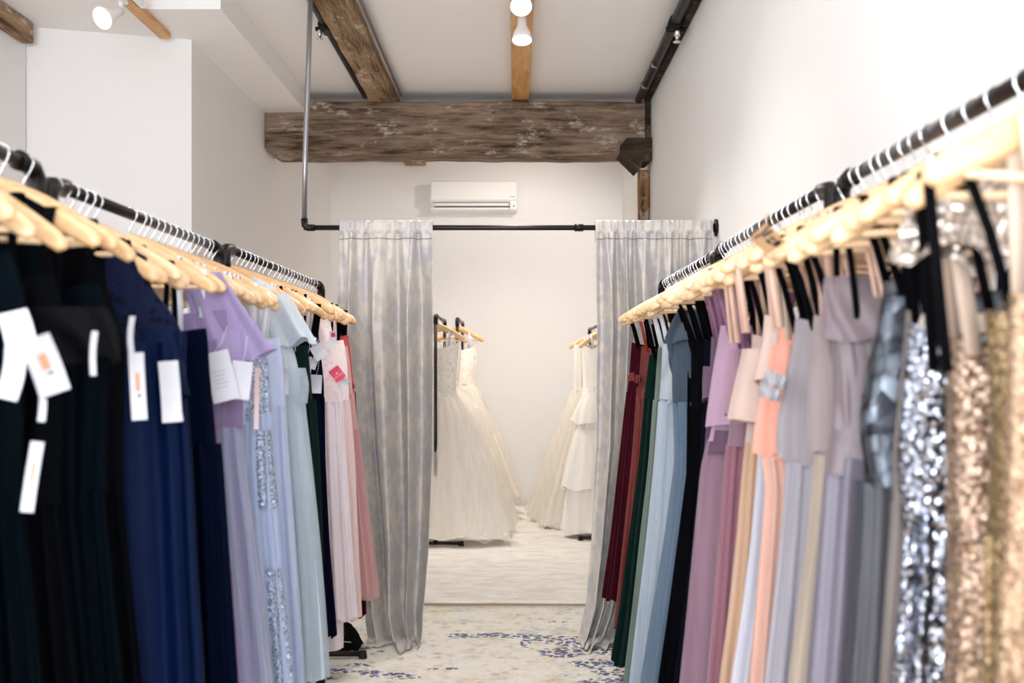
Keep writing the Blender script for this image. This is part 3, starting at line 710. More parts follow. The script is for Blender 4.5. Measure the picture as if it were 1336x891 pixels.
def card(parent, side, pos, wdt, hgt, roll, yaw, mat=None, prints=(), name='tag', string=None, smat='white_ribbon'):
    """paper tag hanging from a dress; pos in world space, printed marks as thin strips on the face turned to the aisle"""
    Mx = Matrix.Translation(pos) @ Matrix.Rotation(yaw, 4, 'Z') @ Matrix.Rotation(roll, 4, 'Y')
    inv = parent.matrix_world_calc.inverted() if False else (Matrix.Translation(parent.location) @ Matrix.Rotation(parent.rotation_euler.z, 4, 'Z')).inverted()
    T = inv @ Mx
    v = []; f = []; n = 7
    for j in range(n):
        s = j/(n-1)
        for (x, y) in ((-wdt/2, 0), (wdt/2, 0), (wdt/2, 0.0008), (-wdt/2, 0.0008)):
            v.append(T @ Vector((x, y+0.006*math.sin(s*math.pi)*(1 if hgt > 0.03 else 0), hgt/2-hgt*s)))
    for j in range(n-1):
        for k in range(4):
            k2 = (k+1) % 4; f.append((j*4+k, j*4+4+k, j*4+4+k2, j*4+k2))
    f.append((0, 1, 2, 3)); f.append(tuple((n-1)*4+k for k in (3, 2, 1, 0)))
    o = mk(name, v, f, mat or M['paper'], parent, False)
    for (x0, x1, z0, z1, pm) in prints:
        b = MB()
        q = [(x0*wdt/2, z0*hgt/2), (x1*wdt/2, z0*hgt/2), (x1*wdt/2, z1*hgt/2), (x0*wdt/2, z1*hgt/2)]
        vv = [T @ Vector((x, -0.0006+0.006*math.sin((0.5-z/hgt)*math.pi), z)) for x, z in q]
        mk('print', vv, [(0, 1, 2, 3)], M[pm], o, False)
    if string:
        top = T @ Vector((0, 0.002, hgt/2)); end = inv @ Vector(string)
        MB().tube([end, (end+top)/2+Vector((0, 0, -0.01)), top], 0.0005, 5).build('string', M[smat], o, True)
    return o

LINES = tuple((-0.6+0.1*(k % 2), 0.5-0.15*(k % 3), 0.2-k*0.16, 0.23-k*0.16, 'ink_grey') for k in range(5))
PICT = ((-0.25, 0.3, -0.15, 0.4, 'ink_skin'), (-0.05, 0.35, -0.32, -0.24, 'ink'))

DRESSES = []
def interp_fn(pts):
    zk = [p[0] for p in pts]; vk = [p[1] for p in pts]
    return lambda z: smooth_interp(np.asarray(z, float), zk, vk)
def dress(side, d, label, short, top, edge, waist, hem, bodice, skirt, straps=('black_ribbon', 0.11), rot=0.0, t=(0.02, 0.045, 0.06), wo=None, folds=10, amp=0.012,
          cover=False, neck=0.02, extras=(), group=None, hgroup=None, name='evening_dress', n=96, seed=None, sash=None, short_hanger=None, sharp=0.85, drift=0.6):
    """edge: (z, half width on the aisle side) knots"""
    seed = seed if seed is not None else int(d*1000)+(5000 if side == 'R' else 0)
    xr = XRL if side == 'L' else XRR
    hz = rack_h(side, d)
    rz = math.radians(rot)+(0 if side == 'L' else math.pi)
    r = empty(name, (xr, d, 0), rz); tag(r, label, 'dress', group)
    wi = interp_fn(edge); ztop, zw, zh = top, waist, hem
    wo_ = interp_fn(wo) if wo else interp_fn([(z, min(0.235, max(0.12, v*0.92))) for z, v in edge])
    tf = interp_fn([(ztop, t[0]), (zw, t[1]), (zh, t[2])])
    if cover:
        cloth('bodice', r, bodice, hz-0.043, zw, wi, wo_, lambda z: np.interp(z, [zw, hz-0.20, hz-0.06, hz], [t[1], t[0]*1.4, 0.013, 0.010]), n=n, rows=22, folds=max(5, folds-3), a0=0.001, a1=amp*0.45, slope=0.56, seed=seed, hemw=0, dip=0.07)
    else:
        cloth('bodice', r, bodice, ztop, zw, wi, wo_, tf, n=n, rows=16, folds=max(5, folds-3), a0=0.002, a1=amp*0.5, neck=neck, seed=seed, hemw=0)
    wis = lambda z: wi(z)*1.0; sk = cloth('skirt', r, skirt, zw+0.004, zh, wis, wo_, tf, n=(n if n < 60 else 180), rows=34, folds=(folds if n < 60 else int(folds*1.9)), a0=amp*0.45, a1=amp*0.95, seed=seed+1, sharp=sharp, drift=drift, hemw=0.008)
    if sash:
        cloth('sash', r, sash, zw+0.03, zw-0.025, lambda z: wi(z)+0.004, lambda z: wo_(z)+0.004, lambda z: tf(z)+0.004, n=n, rows=8, folds=6, a0=0.002, a1=0.003, seed=seed+2, hemw=0)
    if straps and not cover:
        sm_, wd = straps[0], (straps[2] if len(straps) > 2 else 0.012)
        xs0 = min(straps[1], 0.17)
        for sx in (-1, 1):
            x = sx*xs0; zz = hz+za(x)
            xb = sx*min(xs0, float(wi(ztop))*0.8)
            MB().ribbon([(xb, -t[0]-0.002, ztop-0.015), ((x+xb)/2, -t[0]*0.8, (ztop+zz)/2), (x, -0.013, zz-0.01), (x, -0.008, zz+0.003), (x, 0.008, zz+0.003), (x, 0.013, zz-0.01), ((x+xb)/2, t[0]*0.8, (ztop+zz)/2), (xb, t[0]+0.002, ztop-0.015)], (1, 0, 0), wd).build('strap', M[sm_], r, True)
    for ex in extras: ex(r, side, d, hz, wi, tf, seed)
    hanger(xr, d, hz, rz, 'pale wooden hanger holding the '+short if isinstance(short, str) else 'wooden hanger between '+' and '.join(short), hgroup or 'wooden hangers')
    DRESSES.append(dict(short=short, side=side, d=d, wi=wi, bodice=bodice, skirt=skirt, root=r))
    return r
def E(side, d, pts):
    """aisle-side half widths read off as (y, x) at distance d"""
    xr = abs(XRL if side == 'L' else XRR)
    return [(PZ(y, d), xr-abs(PX(x, d))) for y, x in pts]

# extras -------------------------------------------------
def ex_tag(x, y, w_, h_, roll=0, yaw=0, dd=0.06, prints=(), mat=None):
    def f(r, side, d, hz, wi, tf, seed):
        q = d-dd; pos = Vector((PX(x, q), q, PZ(y, q)))
        card(r, side, pos, w_*q/F, h_*q/F, math.radians(roll), math.radians(yaw), mat, prints, smat='black_ribbon' if side == 'L' and d < 2.4 else 'white_ribbon', string=pos+Vector((0.01, 0.02, h_*q/F*0.5+0.06)))
    return f
def ex_layer(part, mat, y0, y1, pts, folds=7, amp=0.008, t0=0.03, t1=0.05, wo=0.17, grow=0.0, drift=0.6, hemw=0.006, alpha_seed=3, slope=0.0, p=0.85):
    """overlay, flounce or cape hanging around the dress; pts = (y, x) of its aisle edge"""
    def f(r, side, d, hz, wi, tf, seed):
        ed = interp_fn(E(side, d, pts))
        cloth(part, r, mat, PZ(y0, d), PZ(y1, d), ed, wo, lambda z: np.interp(z, [PZ(y1, d), PZ(y0, d)], [t1, t0]), n=110, rows=20, folds=folds, a0=amp*0.4, a1=amp, drift=drift, hemw=hemw, seed=seed+alpha_seed, slope=slope, p=p)
    return f
def ex_sleeve(part, mat, z0, z1, x0, x1, w0, w1, t0=0.02, t1=0.05, folds=6, amp=0.01, ysh=0.0):
    """flutter or cap sleeve on the aisle side, local metres"""
    def f(r, side, d, hz, wi, tf, seed):
        cloth(part, r, mat, z0, z1, lambda z: np.interp(z, [z1, z0], [w1, w0]), lambda z: np.interp(z, [z1, z0], [w1, w0]), lambda z: np.interp(z, [z1, z0], [t1, t0]),
              cx=lambda z: np.interp(z, [z1, z0], [x1, x0]), cy=ysh, n=64, rows=18, folds=folds, a0=amp*0.3, a1=amp, seed=seed+9, hemw=0.012, drift=1.0)
    return f
def ex_straps2(mat, xs, z0, width=0.014):
    def f(r, side, d, hz, wi, tf, seed):
        for x in xs:
            zz = hz+za(x); nr = -1 if side == 'L' else 1
            MB().ribbon([(x*0.9, nr*0.022, z0), (x, nr*0.016, zz-0.02), (x, nr*0.008, zz+0.003), (x, -nr*0.008, zz+0.003), (x, -nr*0.016, zz-0.02), (x*0.9, -nr*0.022, z0)], (1, 0, 0), width).build('ribbon_loop', M[mat], r, True)
    return f
def ex_bow(mat, xl, z, size=0.05):
    def f(r, side, d, hz, wi, tf, seed):
        nr = -1 if side == 'L' else 1
        for s in (-1, 1):
            cloth('bow_loop', r, mat, z+size*(0.7+0.2*s), z-size*(0.7-0.2*s), lambda q: size*0.55*np.sqrt(np.maximum(0.08, 1-((q-z)/size/0.95)**2)), lambda q: size*0.55*np.sqrt(np.maximum(0.08, 1-((q-z)/size/0.95)**2)), 0.014, cx=xl+s*size*0.45, cy=nr*0.045, n=40, rows=12, folds=4, a0=0.003, a1=0.004, drift=3.0, seed=seed+20+s, hemw=0)
    return f

# ------------------------------------------------------------------ dresses on the racks across from the bare wall (dark to pink)
BK = fm('matte', (7, 8, 12), vary=4); BK2 = fm('matte', (5, 12, 18), vary=4); BKS = fabric('black_crepe', (10, 10, 13), 0.7, 0.0, 0.15, 3)
bl = [
 (1.36, 'plain black floor-length dress at the head of the row of black dresses', 'foremost black dress', BK, ()),
 (1.45, 'black dress with a blank folded white tag and a slim white slip', 'black dress with blank folded tag', BK, (ex_tag(22, 432, 38, 52, -14, 8), ex_tag(14, 488, 30, 66, 12, -6))),
 (1.54, 'black dress wearing a white tag printed with a small orange figure', 'black dress with the figure-printed tag', BK2, (ex_tag(58, 477, 40, 78, -20, 10, 0.05, PICT), ex_tag(55, 535, 9, 30, 4, 20, 0.05), ex_tag(42, 622, 16, 92, 8, 30, 0.05, PICT))),
 (1.63, 'black dress with draped crossing bodice and a thin dangling slip of paper', 'black dress with crossing bodice', BK, (ex_layer('drape', BKS, 400, 470, [(400, 128), (440, 150), (470, 150)], 6, 0.012, 0.03, 0.04, drift=5.0), ex_tag(123, 461, 8, 58, 2, 45))),
 (1.72, 'black dress with wide black ribbon straps and plain skirt', 'black dress with wide ribbon straps', BK2, (ex_straps2('black_ribbon', (0.14,), 1.42, 0.02),)),
 (1.81, 'black dress with a teal sheen and a narrow curled white tag showing a figure', 'black dress with narrow curled tag', BK2, (ex_tag(180, 504, 19, 88, -3, 25, 0.05, PICT), ex_tag(173, 440, 9, 55, 0, 60, 0.05))),
 (1.90, 'black dress hanging right beside the navy satin dress', 'black dress next to the navy satin one', BK, (ex_straps2('black_ribbon', (0.13,), 1.42, 0.018),)),
]
for i, (d, lab, sh, mt, ex) in enumerate(bl):
    j = R.uniform(-0.015, 0.015)
    dress('L', d, lab, sh, 1.575+R.uniform(-0.03, 0.03), [(1.62, 0.15+j), (1.54, 0.185+j), (1.47, 0.185+j), (1.22, 0.175+j), (0.8, 0.215+j), (0.45, 0.235+j), (0.1, 0.25+j)], 1.2, 0.10, mt, mt,
          straps=('black_ribbon', 0.12, 0.014), rot=R.uniform(-5, 5), t=(0.03, 0.035, 0.05), folds=12, amp=0.016, extras=ex, cover=(i in (1, 4, 6)))
NV = fabric('navy_satin', (4, 21, 54), 0.55, 0.0, 0.14, 6, 1500); NV2 = fabric('navy_chiffon', (5, 10, 31), 0.85, 0.0, 0.06, 4); NVL = lace('navy_lace', (15, 22, 50), (5, 8, 22))
dress('L', 2.02, 'navy satin dress with lace cap shoulders and a plain white tag', 'navy satin dress with lace shoulders', 1.6, E('L', 2.02, [(330, 190), (380, 218), (430, 232), (520, 236), (600, 243), (750, 250), (891, 258), (1200, 262)]), 1.47, 0.1,
      NVL, NV, cover=True, rot=3, t=(0.03, 0.05, 0.085), folds=9, amp=0.02, extras=(ex_tag(222, 511, 25, 80, -4, 12, 0.09), ex_tag(231, 515, 10, 70, -6, 40, 0.08), ex_layer('wrap', NV, 432, 520, [(432, 236), (480, 242), (520, 240)], 5, 0.012, 0.04, 0.06, drift=4.0)))
dress('L', 2.22, 'navy chiffon dress hanging from thin black straps', 'navy chiffon dress', 1.5, E('L', 2.22, [(400, 262), (430, 272), (500, 276), (600, 285), (750, 293), (891, 300), (1150, 305)]), 1.25, 0.1,
      NV2, NV2, rot=-2, t=(0.03, 0.045, 0.075), folds=11, amp=0.018, straps=('black_ribbon', 0.17, 0.012))
LV = fm('chiffon', (156, 142, 182)); LVD = fm('chiffon', (136, 120, 158)); LG = fm('chiffon', (158, 162, 190))
dress('L', 2.48, 'lavender one-shoulder dress with ruffled neckline and a large written card', 'lavender one-shoulder dress', 1.56, E('L', 2.48, [(380, 300), (430, 312), (480, 314), (540, 308), (600, 312), (750, 330), (891, 346), (1100, 352)]), 1.27, 0.12,
      LVD, LG, rot=4, t=(0.03, 0.05, 0.07), folds=11, amp=0.016, straps=('white_ribbon', 0.16, 0.012), extras=(
      ex_sleeve('ruffle', LV, 1.66, 1.45, 0.15, 0.24, 0.05, 0.08, 0.015, 0.04, 5, 0.018), ex_layer('bodice_ruffle', LV, 430, 520, [(430, 318), (480, 324), (520, 316)], 5, 0.016, 0.03, 0.055, drift=3.0),
      ex_tag(288, 491, 34, 66, -14, 10, 0.1, LINES), ex_tag(314, 496, 26, 50, 6, 5, 0.07), ex_layer('overskirt', LV, 540, 1000, [(540, 300), (700, 318), (891, 338), (1000, 345)], 9, 0.014, 0.04, 0.06)))
LBS = sequin('pale_blue_sequins', (168, 186, 214), (196, 206, 230), 0.005, 0.35, 0.4, 0.8); LB = fm('chiffon', (176, 192, 224))
dress('L', 2.76, 'pale blue gown glittering with sequins from bodice to skirt', 'pale blue sequined gown', 1.49, E('L', 2.76, [(440, 345), (470, 350), (540, 352), (600, 354), (700, 362), (800, 372), (891, 382), (1050, 388)]), 1.29, 0.12,
      LBS, LB, rot=-3, t=(0.03, 0.045, 0.07), folds=10, amp=0.014, straps=('white_ribbon', 0.15, 0.014), extras=(
      ex_layer('lace_overlay', LBS, 560, 660, [(560, 354), (600, 356), (660, 361)], 8, 0.008, 0.05, 0.06), ex_layer('lace_appliques', LBS, 740, 900, [(740, 367.5), (820, 376), (900, 384)], 10, 0.010, 0.06, 0.068),
      ex_tag(335, 520, 6, 80, 1, 15, 0.08, mat=M['pink_ribbon'])))
PW = fm('chiffon', (192, 204, 232))
dress('L', 3.0, 'periwinkle dress with wide white ribbon straps and plain skirt', 'periwinkle dress', 1.5, E('L', 3.0, [(430, 362), (480, 368), (540, 370), (600, 373), (700, 380), (800, 387), (891, 393), (1000, 397)]), 1.3, 0.15,
      PW, PW, rot=2, t=(0.03, 0.05, 0.07), folds=12, amp=0.013, straps=('white_ribbon', 0.15, 0.02), extras=(ex_straps2('white_ribbon', (0.19,), 1.45, 0.016),))
PB = fm('chiffon', (208, 218, 228)); PT = tulle('pale_blue_tulle', (200, 214, 224), 0.55)
dress('L', 3.28, 'pale grey-blue tulle dress with fluttering sleeve, tiered skirt and ruled tag', 'grey-blue tulle dress', 1.6, E('L', 3.28, [(380, 362), (420, 378), (470, 388), (520, 390), (600, 398), (700, 408), (800, 416), (885, 421)]), 1.33, PZ(884, 3.28),
      PB, PB, rot=-4, t=(0.03, 0.05, 0.085), folds=12, amp=0.014, cover=True, extras=(
      ex_sleeve('flutter_sleeve', fm('chiffon', (196, 206, 216)), 1.66, 1.50, 0.13, 0.215, 0.06, 0.07, 0.02, 0.05, 5, 0.014),
      ex_layer('tulle_overskirt', PT, 520, 880, [(520, 395), (600, 404), (700, 414), (800, 422), (880, 427)], 12, 0.016, 0.06, 0.10), ex_layer('flounce', PB, 560, 645, [(560, 392), (600, 398), (645, 404)], 6, 0.016, 0.05, 0.075),
      ex_layer('sash', PT, 480, 525, [(480, 396), (500, 404), (525, 398)], 6, 0.01, 0.05, 0.06),
      ex_tag(363, 501, 26, 28, -1, 8, 0.1, LINES+((-0.9, -0.5, 0.02, 0.12, 'ink'), (-0.8, -0.6, -0.25, -0.12, 'ink'))), ex_tag(343, 483, 7, 60, -2, 20, 0.09, mat=M['pink_ribbon'])))
DG = fm('velvet', (12, 32, 32))
dress('L', 3.56, 'dark green velvet dress with thin white loops above the neckline', 'dark green velvet dress beside the tulle one', 1.49, E('L', 3.56, [(420, 394), (450, 400), (520, 408), (600, 413), (700, 416), (800, 418), (891, 419)]), 1.3, 0.2,
      DG, DG, rot=3, t=(0.03, 0.05, 0.06), folds=9, amp=0.012, straps=('white_ribbon', 0.15, 0.01), extras=(ex_tag(376, 483, 6, 22, 0, 30, 0.1, mat=plain('red_card', (150, 30, 44), 0.5)),))
NV3 = fm('matte', (10, 14, 34), vary=4)
dress('L', 3.78, 'navy dress hung with several blank white tags', 'navy dress with several tags', 1.53, E('L', 3.78, [(410, 412), (450, 418), (500, 424), (600, 425), (700, 429), (800, 436), (828, 438)]), 1.3, PZ(828, 3.78),
      NV3, NV3, rot=-4, t=(0.03, 0.045, 0.055), folds=9, amp=0.010, straps=('white_ribbon', 0.16, 0.01), extras=(
      ex_tag(416, 459, 17, 20, -30, 10, 0.1), ex_tag(400, 478, 12, 26, 4, 10, 0.12), ex_tag(412, 501, 15, 24, 3, 8, 0.1, LINES), ex_tag(410, 474, 8, 16, 20, 20, 0.09), ex_straps2('black_ribbon', (0.19,), 1.5, 0.018)))
PK = fm('chiffon', (232, 220, 226)); PKB = lace('pale_pink_lace', (234, 220, 222), (222, 207, 211))
dress('L', 3.97, 'very pale pink dress with lace bodice and a longer underskirt', 'very pale pink dress', 1.56, E('L', 3.97, [(400, 430), (440, 440), (500, 444), (600, 449), (700, 455), (808, 462)]), 1.28, PZ(808, 3.97),
      PKB, PK, rot=3, t=(0.03, 0.05, 0.06), folds=9, amp=0.011, cover=True, extras=(ex_layer('underskirt', PK, 790, 847, [(790, 448), (847, 448)], 7, 0.012, 0.045, 0.05), ex_tag(434, 443, 9, 22, 2, 5, 0.1, ((-0.5, 0.7, 0.3, 0.8, 'ink_red'),))))
BLS = fm('chiffon', (228, 204, 202)); BLD = fm('chiffon', (212, 168, 166))
dress('L', 4.14, 'blush pink dress with a bright pink square tag', 'blush dress with the bright pink tag', 1.52, E('L', 4.14, [(420, 440), (460, 452), (520, 456), (600, 462), (700, 466), (808, 470)]), 1.28, PZ(806, 4.14),
      PKB, BLS, rot=-3, t=(0.03, 0.05, 0.06), folds=9, amp=0.011, straps=('pink_ribbon', 0.16, 0.01), extras=(
      ex_tag(440, 488, 15, 18, -38, 8, 0.22, ((-0.15, 0.15, 0.0, 0.25, 'paper'), (-0.95, 0.95, -0.35, -0.28, 'paper')), M['pink_card']), ex_tag(448, 500, 11, 14, 30, 8, 0.2)))
DR = fm('chiffon', (206, 160, 160)); DRT = tulle('dusty_rose_tulle', (210, 166, 166), 0.6)
dress('L', 4.33, 'dusty rose tulle dress with flaring skirt beside the curtain', 'dusty rose tulle dress', 1.5, E('L', 4.33, [(420, 446), (470, 456), (540, 462), (600, 468), (680, 475), (778, 486)]), 1.3, PZ(776, 4.33),
      DR, DR, rot=4, t=(0.03, 0.05, 0.06), folds=10, amp=0.012, straps=('pink_ribbon', 0.15, 0.01), extras=(ex_layer('tulle_overskirt', DRT, 560, 782, [(560, 466), (680, 478), (782, 490)], 11, 0.014, 0.05, 0.075),))
CR = fm('satin', (186, 66, 68)); BG = fm('velvet', (58, 10, 22)); RD = fm('satin', (140, 22, 38))
dress('L', 4.50, 'coral red satin dress with burgundy skirt at the curtain end', 'coral red satin dress', 1.55, E('L', 4.50, [(420, 452), (450, 460), (500, 465), (560, 467), (650, 472), (800, 478)]), 1.29, PZ(800, 4.5),
      CR, BG, rot=-12, t=(0.03, 0.045, 0.05), folds=8, amp=0.010, straps=('black_ribbon', 0.17, 0.02), extras=(ex_bow(RD, 0.215, 1.33, 0.02),))
dress('L', 4.64, 'dark burgundy velvet dress last on the rack before the curtain', 'dark burgundy velvet dress before the curtain', 1.55, E('L', 4.64, [(430, 458), (480, 466), (560, 470), (650, 474), (790, 482)]), 1.3, PZ(790, 4.64),
      BG, BG, rot=-18, t=(0.03, 0.045, 0.05), folds=8, amp=0.010, straps=('black_ribbon', 0.16, 0.014))

side_k = 0.93        # chiffon colours from here on are scaled slightly darker
# ------------------------------------------------------------------ dresses on the racks along the bare wall (burgundy to gold)
dress('R', 4.54, 'burgundy velvet dress last on its rack beside the silver curtain', 'burgundy velvet dress beside the silver curtain', 1.52, E('R', 4.54, [(430, 826), (480, 822), (520, 818), (600, 810), (700, 800), (788, 788)]), 1.3, PZ(786, 4.54),
      BG, BG, rot=-14, t=(0.03, 0.045, 0.05), folds=8, amp=0.012, straps=('black_ribbon', 0.17, 0.014))
RU = fm('satin', (104, 32, 24), rough=0.55)
dress('R', 4.38, 'rust satin dress with a knotted sash between burgundy and green velvet', 'rust satin dress', 1.5, E('R', 4.38, [(440, 838), (480, 834), (520, 830), (600, 824), (700, 814), (822, 802)]), 1.3, PZ(822, 4.38),
      RU, RU, rot=-8, t=(0.03, 0.04, 0.045), folds=8, amp=0.010, straps=('red_ribbon', 0.15, 0.014), sash=RU, extras=(ex_bow(RU, 0.16, 1.37, 0.026), ex_tag(852, 418, 13, 9, -8, -10, 0.12, LINES)))
DG2 = fm('velvet', (9, 32, 28))
dress('R', 4.20, 'deep green velvet dress reaching nearly to the rug', 'deep green velvet dress between rust and sage', 1.46, E('R', 4.20, [(450, 850), (480, 846), (520, 842), (600, 836), (700, 824), (800, 812), (868, 801)]), 1.28, PZ(868, 4.20),
      DG2, DG2, rot=-4, t=(0.03, 0.05, 0.06), folds=8, amp=0.012, straps=('black_ribbon', 0.15, 0.014))
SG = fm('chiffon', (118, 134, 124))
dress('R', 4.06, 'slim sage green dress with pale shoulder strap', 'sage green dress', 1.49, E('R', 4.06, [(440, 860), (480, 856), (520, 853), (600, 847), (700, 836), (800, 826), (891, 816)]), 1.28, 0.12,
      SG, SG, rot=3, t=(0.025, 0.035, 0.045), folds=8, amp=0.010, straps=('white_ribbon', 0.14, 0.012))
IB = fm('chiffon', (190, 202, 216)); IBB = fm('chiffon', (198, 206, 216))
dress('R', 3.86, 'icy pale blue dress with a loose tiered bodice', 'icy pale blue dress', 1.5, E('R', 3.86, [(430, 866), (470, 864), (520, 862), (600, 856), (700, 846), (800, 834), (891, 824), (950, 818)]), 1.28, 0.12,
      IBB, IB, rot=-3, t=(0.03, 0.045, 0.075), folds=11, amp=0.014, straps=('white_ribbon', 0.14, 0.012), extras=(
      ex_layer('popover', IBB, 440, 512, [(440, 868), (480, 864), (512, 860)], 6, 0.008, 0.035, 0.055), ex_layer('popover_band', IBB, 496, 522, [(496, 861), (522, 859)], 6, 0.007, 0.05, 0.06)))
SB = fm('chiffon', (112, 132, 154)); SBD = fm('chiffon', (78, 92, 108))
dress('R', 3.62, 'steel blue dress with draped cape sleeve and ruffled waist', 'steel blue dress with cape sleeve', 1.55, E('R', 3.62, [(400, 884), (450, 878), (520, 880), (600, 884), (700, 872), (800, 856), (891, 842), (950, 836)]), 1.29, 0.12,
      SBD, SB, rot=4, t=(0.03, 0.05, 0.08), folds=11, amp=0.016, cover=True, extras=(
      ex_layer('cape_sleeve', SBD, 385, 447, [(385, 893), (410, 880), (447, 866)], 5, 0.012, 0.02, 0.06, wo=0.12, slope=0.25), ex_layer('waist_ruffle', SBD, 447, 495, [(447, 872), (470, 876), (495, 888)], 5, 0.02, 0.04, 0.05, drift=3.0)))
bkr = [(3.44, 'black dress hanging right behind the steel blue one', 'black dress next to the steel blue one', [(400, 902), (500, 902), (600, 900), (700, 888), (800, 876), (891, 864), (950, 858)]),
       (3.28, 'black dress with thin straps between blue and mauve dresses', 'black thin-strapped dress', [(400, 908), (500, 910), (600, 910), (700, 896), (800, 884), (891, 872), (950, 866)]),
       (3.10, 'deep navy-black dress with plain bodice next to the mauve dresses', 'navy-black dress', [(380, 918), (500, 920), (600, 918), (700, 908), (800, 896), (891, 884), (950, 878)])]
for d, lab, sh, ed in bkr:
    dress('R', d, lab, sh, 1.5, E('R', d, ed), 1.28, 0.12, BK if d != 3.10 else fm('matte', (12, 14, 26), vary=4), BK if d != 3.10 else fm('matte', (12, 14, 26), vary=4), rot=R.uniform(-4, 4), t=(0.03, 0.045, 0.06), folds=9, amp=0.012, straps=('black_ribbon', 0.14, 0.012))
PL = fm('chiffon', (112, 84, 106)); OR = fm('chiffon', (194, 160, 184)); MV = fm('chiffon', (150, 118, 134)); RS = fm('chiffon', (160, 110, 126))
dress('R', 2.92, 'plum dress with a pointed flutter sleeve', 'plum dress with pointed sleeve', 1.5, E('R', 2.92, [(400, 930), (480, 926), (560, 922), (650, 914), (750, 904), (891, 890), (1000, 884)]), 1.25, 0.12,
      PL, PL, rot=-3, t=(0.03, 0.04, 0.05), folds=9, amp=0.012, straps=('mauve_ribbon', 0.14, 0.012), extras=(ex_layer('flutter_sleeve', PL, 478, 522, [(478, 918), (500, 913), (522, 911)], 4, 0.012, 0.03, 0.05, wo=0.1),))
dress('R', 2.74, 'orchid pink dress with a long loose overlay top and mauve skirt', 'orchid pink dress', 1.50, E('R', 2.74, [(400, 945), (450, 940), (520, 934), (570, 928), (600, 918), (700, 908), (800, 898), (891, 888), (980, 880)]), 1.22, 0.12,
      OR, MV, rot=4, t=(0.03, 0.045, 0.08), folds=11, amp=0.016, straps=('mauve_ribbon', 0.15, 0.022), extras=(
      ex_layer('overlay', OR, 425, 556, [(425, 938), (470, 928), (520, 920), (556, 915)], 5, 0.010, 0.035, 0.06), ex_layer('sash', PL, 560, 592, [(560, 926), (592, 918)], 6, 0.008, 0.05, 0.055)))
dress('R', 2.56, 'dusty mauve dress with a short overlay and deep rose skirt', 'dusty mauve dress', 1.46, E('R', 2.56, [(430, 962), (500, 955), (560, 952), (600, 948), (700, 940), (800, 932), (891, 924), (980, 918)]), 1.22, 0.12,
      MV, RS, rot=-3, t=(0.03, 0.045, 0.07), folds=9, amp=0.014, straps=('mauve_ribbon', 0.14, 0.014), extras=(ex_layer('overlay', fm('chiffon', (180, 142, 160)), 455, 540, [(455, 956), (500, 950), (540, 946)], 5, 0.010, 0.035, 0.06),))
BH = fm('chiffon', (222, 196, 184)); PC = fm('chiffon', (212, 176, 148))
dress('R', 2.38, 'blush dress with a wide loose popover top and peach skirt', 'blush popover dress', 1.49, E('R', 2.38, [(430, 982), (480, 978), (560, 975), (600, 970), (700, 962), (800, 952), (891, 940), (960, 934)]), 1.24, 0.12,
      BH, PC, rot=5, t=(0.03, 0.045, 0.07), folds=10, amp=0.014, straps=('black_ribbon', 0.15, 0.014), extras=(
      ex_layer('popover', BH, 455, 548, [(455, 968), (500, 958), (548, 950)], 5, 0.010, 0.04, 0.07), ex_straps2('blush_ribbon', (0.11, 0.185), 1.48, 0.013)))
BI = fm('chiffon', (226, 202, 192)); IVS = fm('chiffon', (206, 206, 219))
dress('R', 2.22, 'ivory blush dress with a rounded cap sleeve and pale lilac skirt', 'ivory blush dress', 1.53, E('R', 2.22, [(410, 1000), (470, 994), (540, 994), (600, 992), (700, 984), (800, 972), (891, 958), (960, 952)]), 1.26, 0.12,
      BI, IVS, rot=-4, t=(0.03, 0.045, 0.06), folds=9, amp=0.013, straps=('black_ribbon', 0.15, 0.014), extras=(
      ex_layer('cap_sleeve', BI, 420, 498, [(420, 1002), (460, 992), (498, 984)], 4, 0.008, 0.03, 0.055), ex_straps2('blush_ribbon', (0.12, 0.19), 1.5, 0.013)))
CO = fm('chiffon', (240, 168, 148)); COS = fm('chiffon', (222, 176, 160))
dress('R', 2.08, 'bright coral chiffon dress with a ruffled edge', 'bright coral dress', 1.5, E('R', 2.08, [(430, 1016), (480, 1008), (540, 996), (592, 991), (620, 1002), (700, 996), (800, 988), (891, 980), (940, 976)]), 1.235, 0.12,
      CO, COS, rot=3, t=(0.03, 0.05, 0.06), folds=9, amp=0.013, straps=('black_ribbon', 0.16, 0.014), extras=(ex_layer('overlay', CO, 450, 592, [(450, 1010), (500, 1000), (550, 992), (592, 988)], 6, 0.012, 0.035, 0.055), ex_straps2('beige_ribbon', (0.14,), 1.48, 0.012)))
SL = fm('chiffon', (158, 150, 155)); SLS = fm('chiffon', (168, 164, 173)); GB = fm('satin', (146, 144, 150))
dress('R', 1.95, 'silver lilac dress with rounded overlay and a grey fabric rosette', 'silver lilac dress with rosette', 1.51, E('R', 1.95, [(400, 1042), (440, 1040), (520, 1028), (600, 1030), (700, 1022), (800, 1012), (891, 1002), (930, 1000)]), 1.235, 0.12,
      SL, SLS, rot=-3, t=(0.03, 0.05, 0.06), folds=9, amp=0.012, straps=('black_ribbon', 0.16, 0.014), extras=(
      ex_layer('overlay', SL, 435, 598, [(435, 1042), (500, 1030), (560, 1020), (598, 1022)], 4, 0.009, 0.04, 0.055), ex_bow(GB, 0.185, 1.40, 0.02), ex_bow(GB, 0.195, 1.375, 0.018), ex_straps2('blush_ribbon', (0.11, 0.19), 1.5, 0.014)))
TP = fm('chiffon', (162, 146, 148)); CH = fm('chiffon', (184, 168, 152))
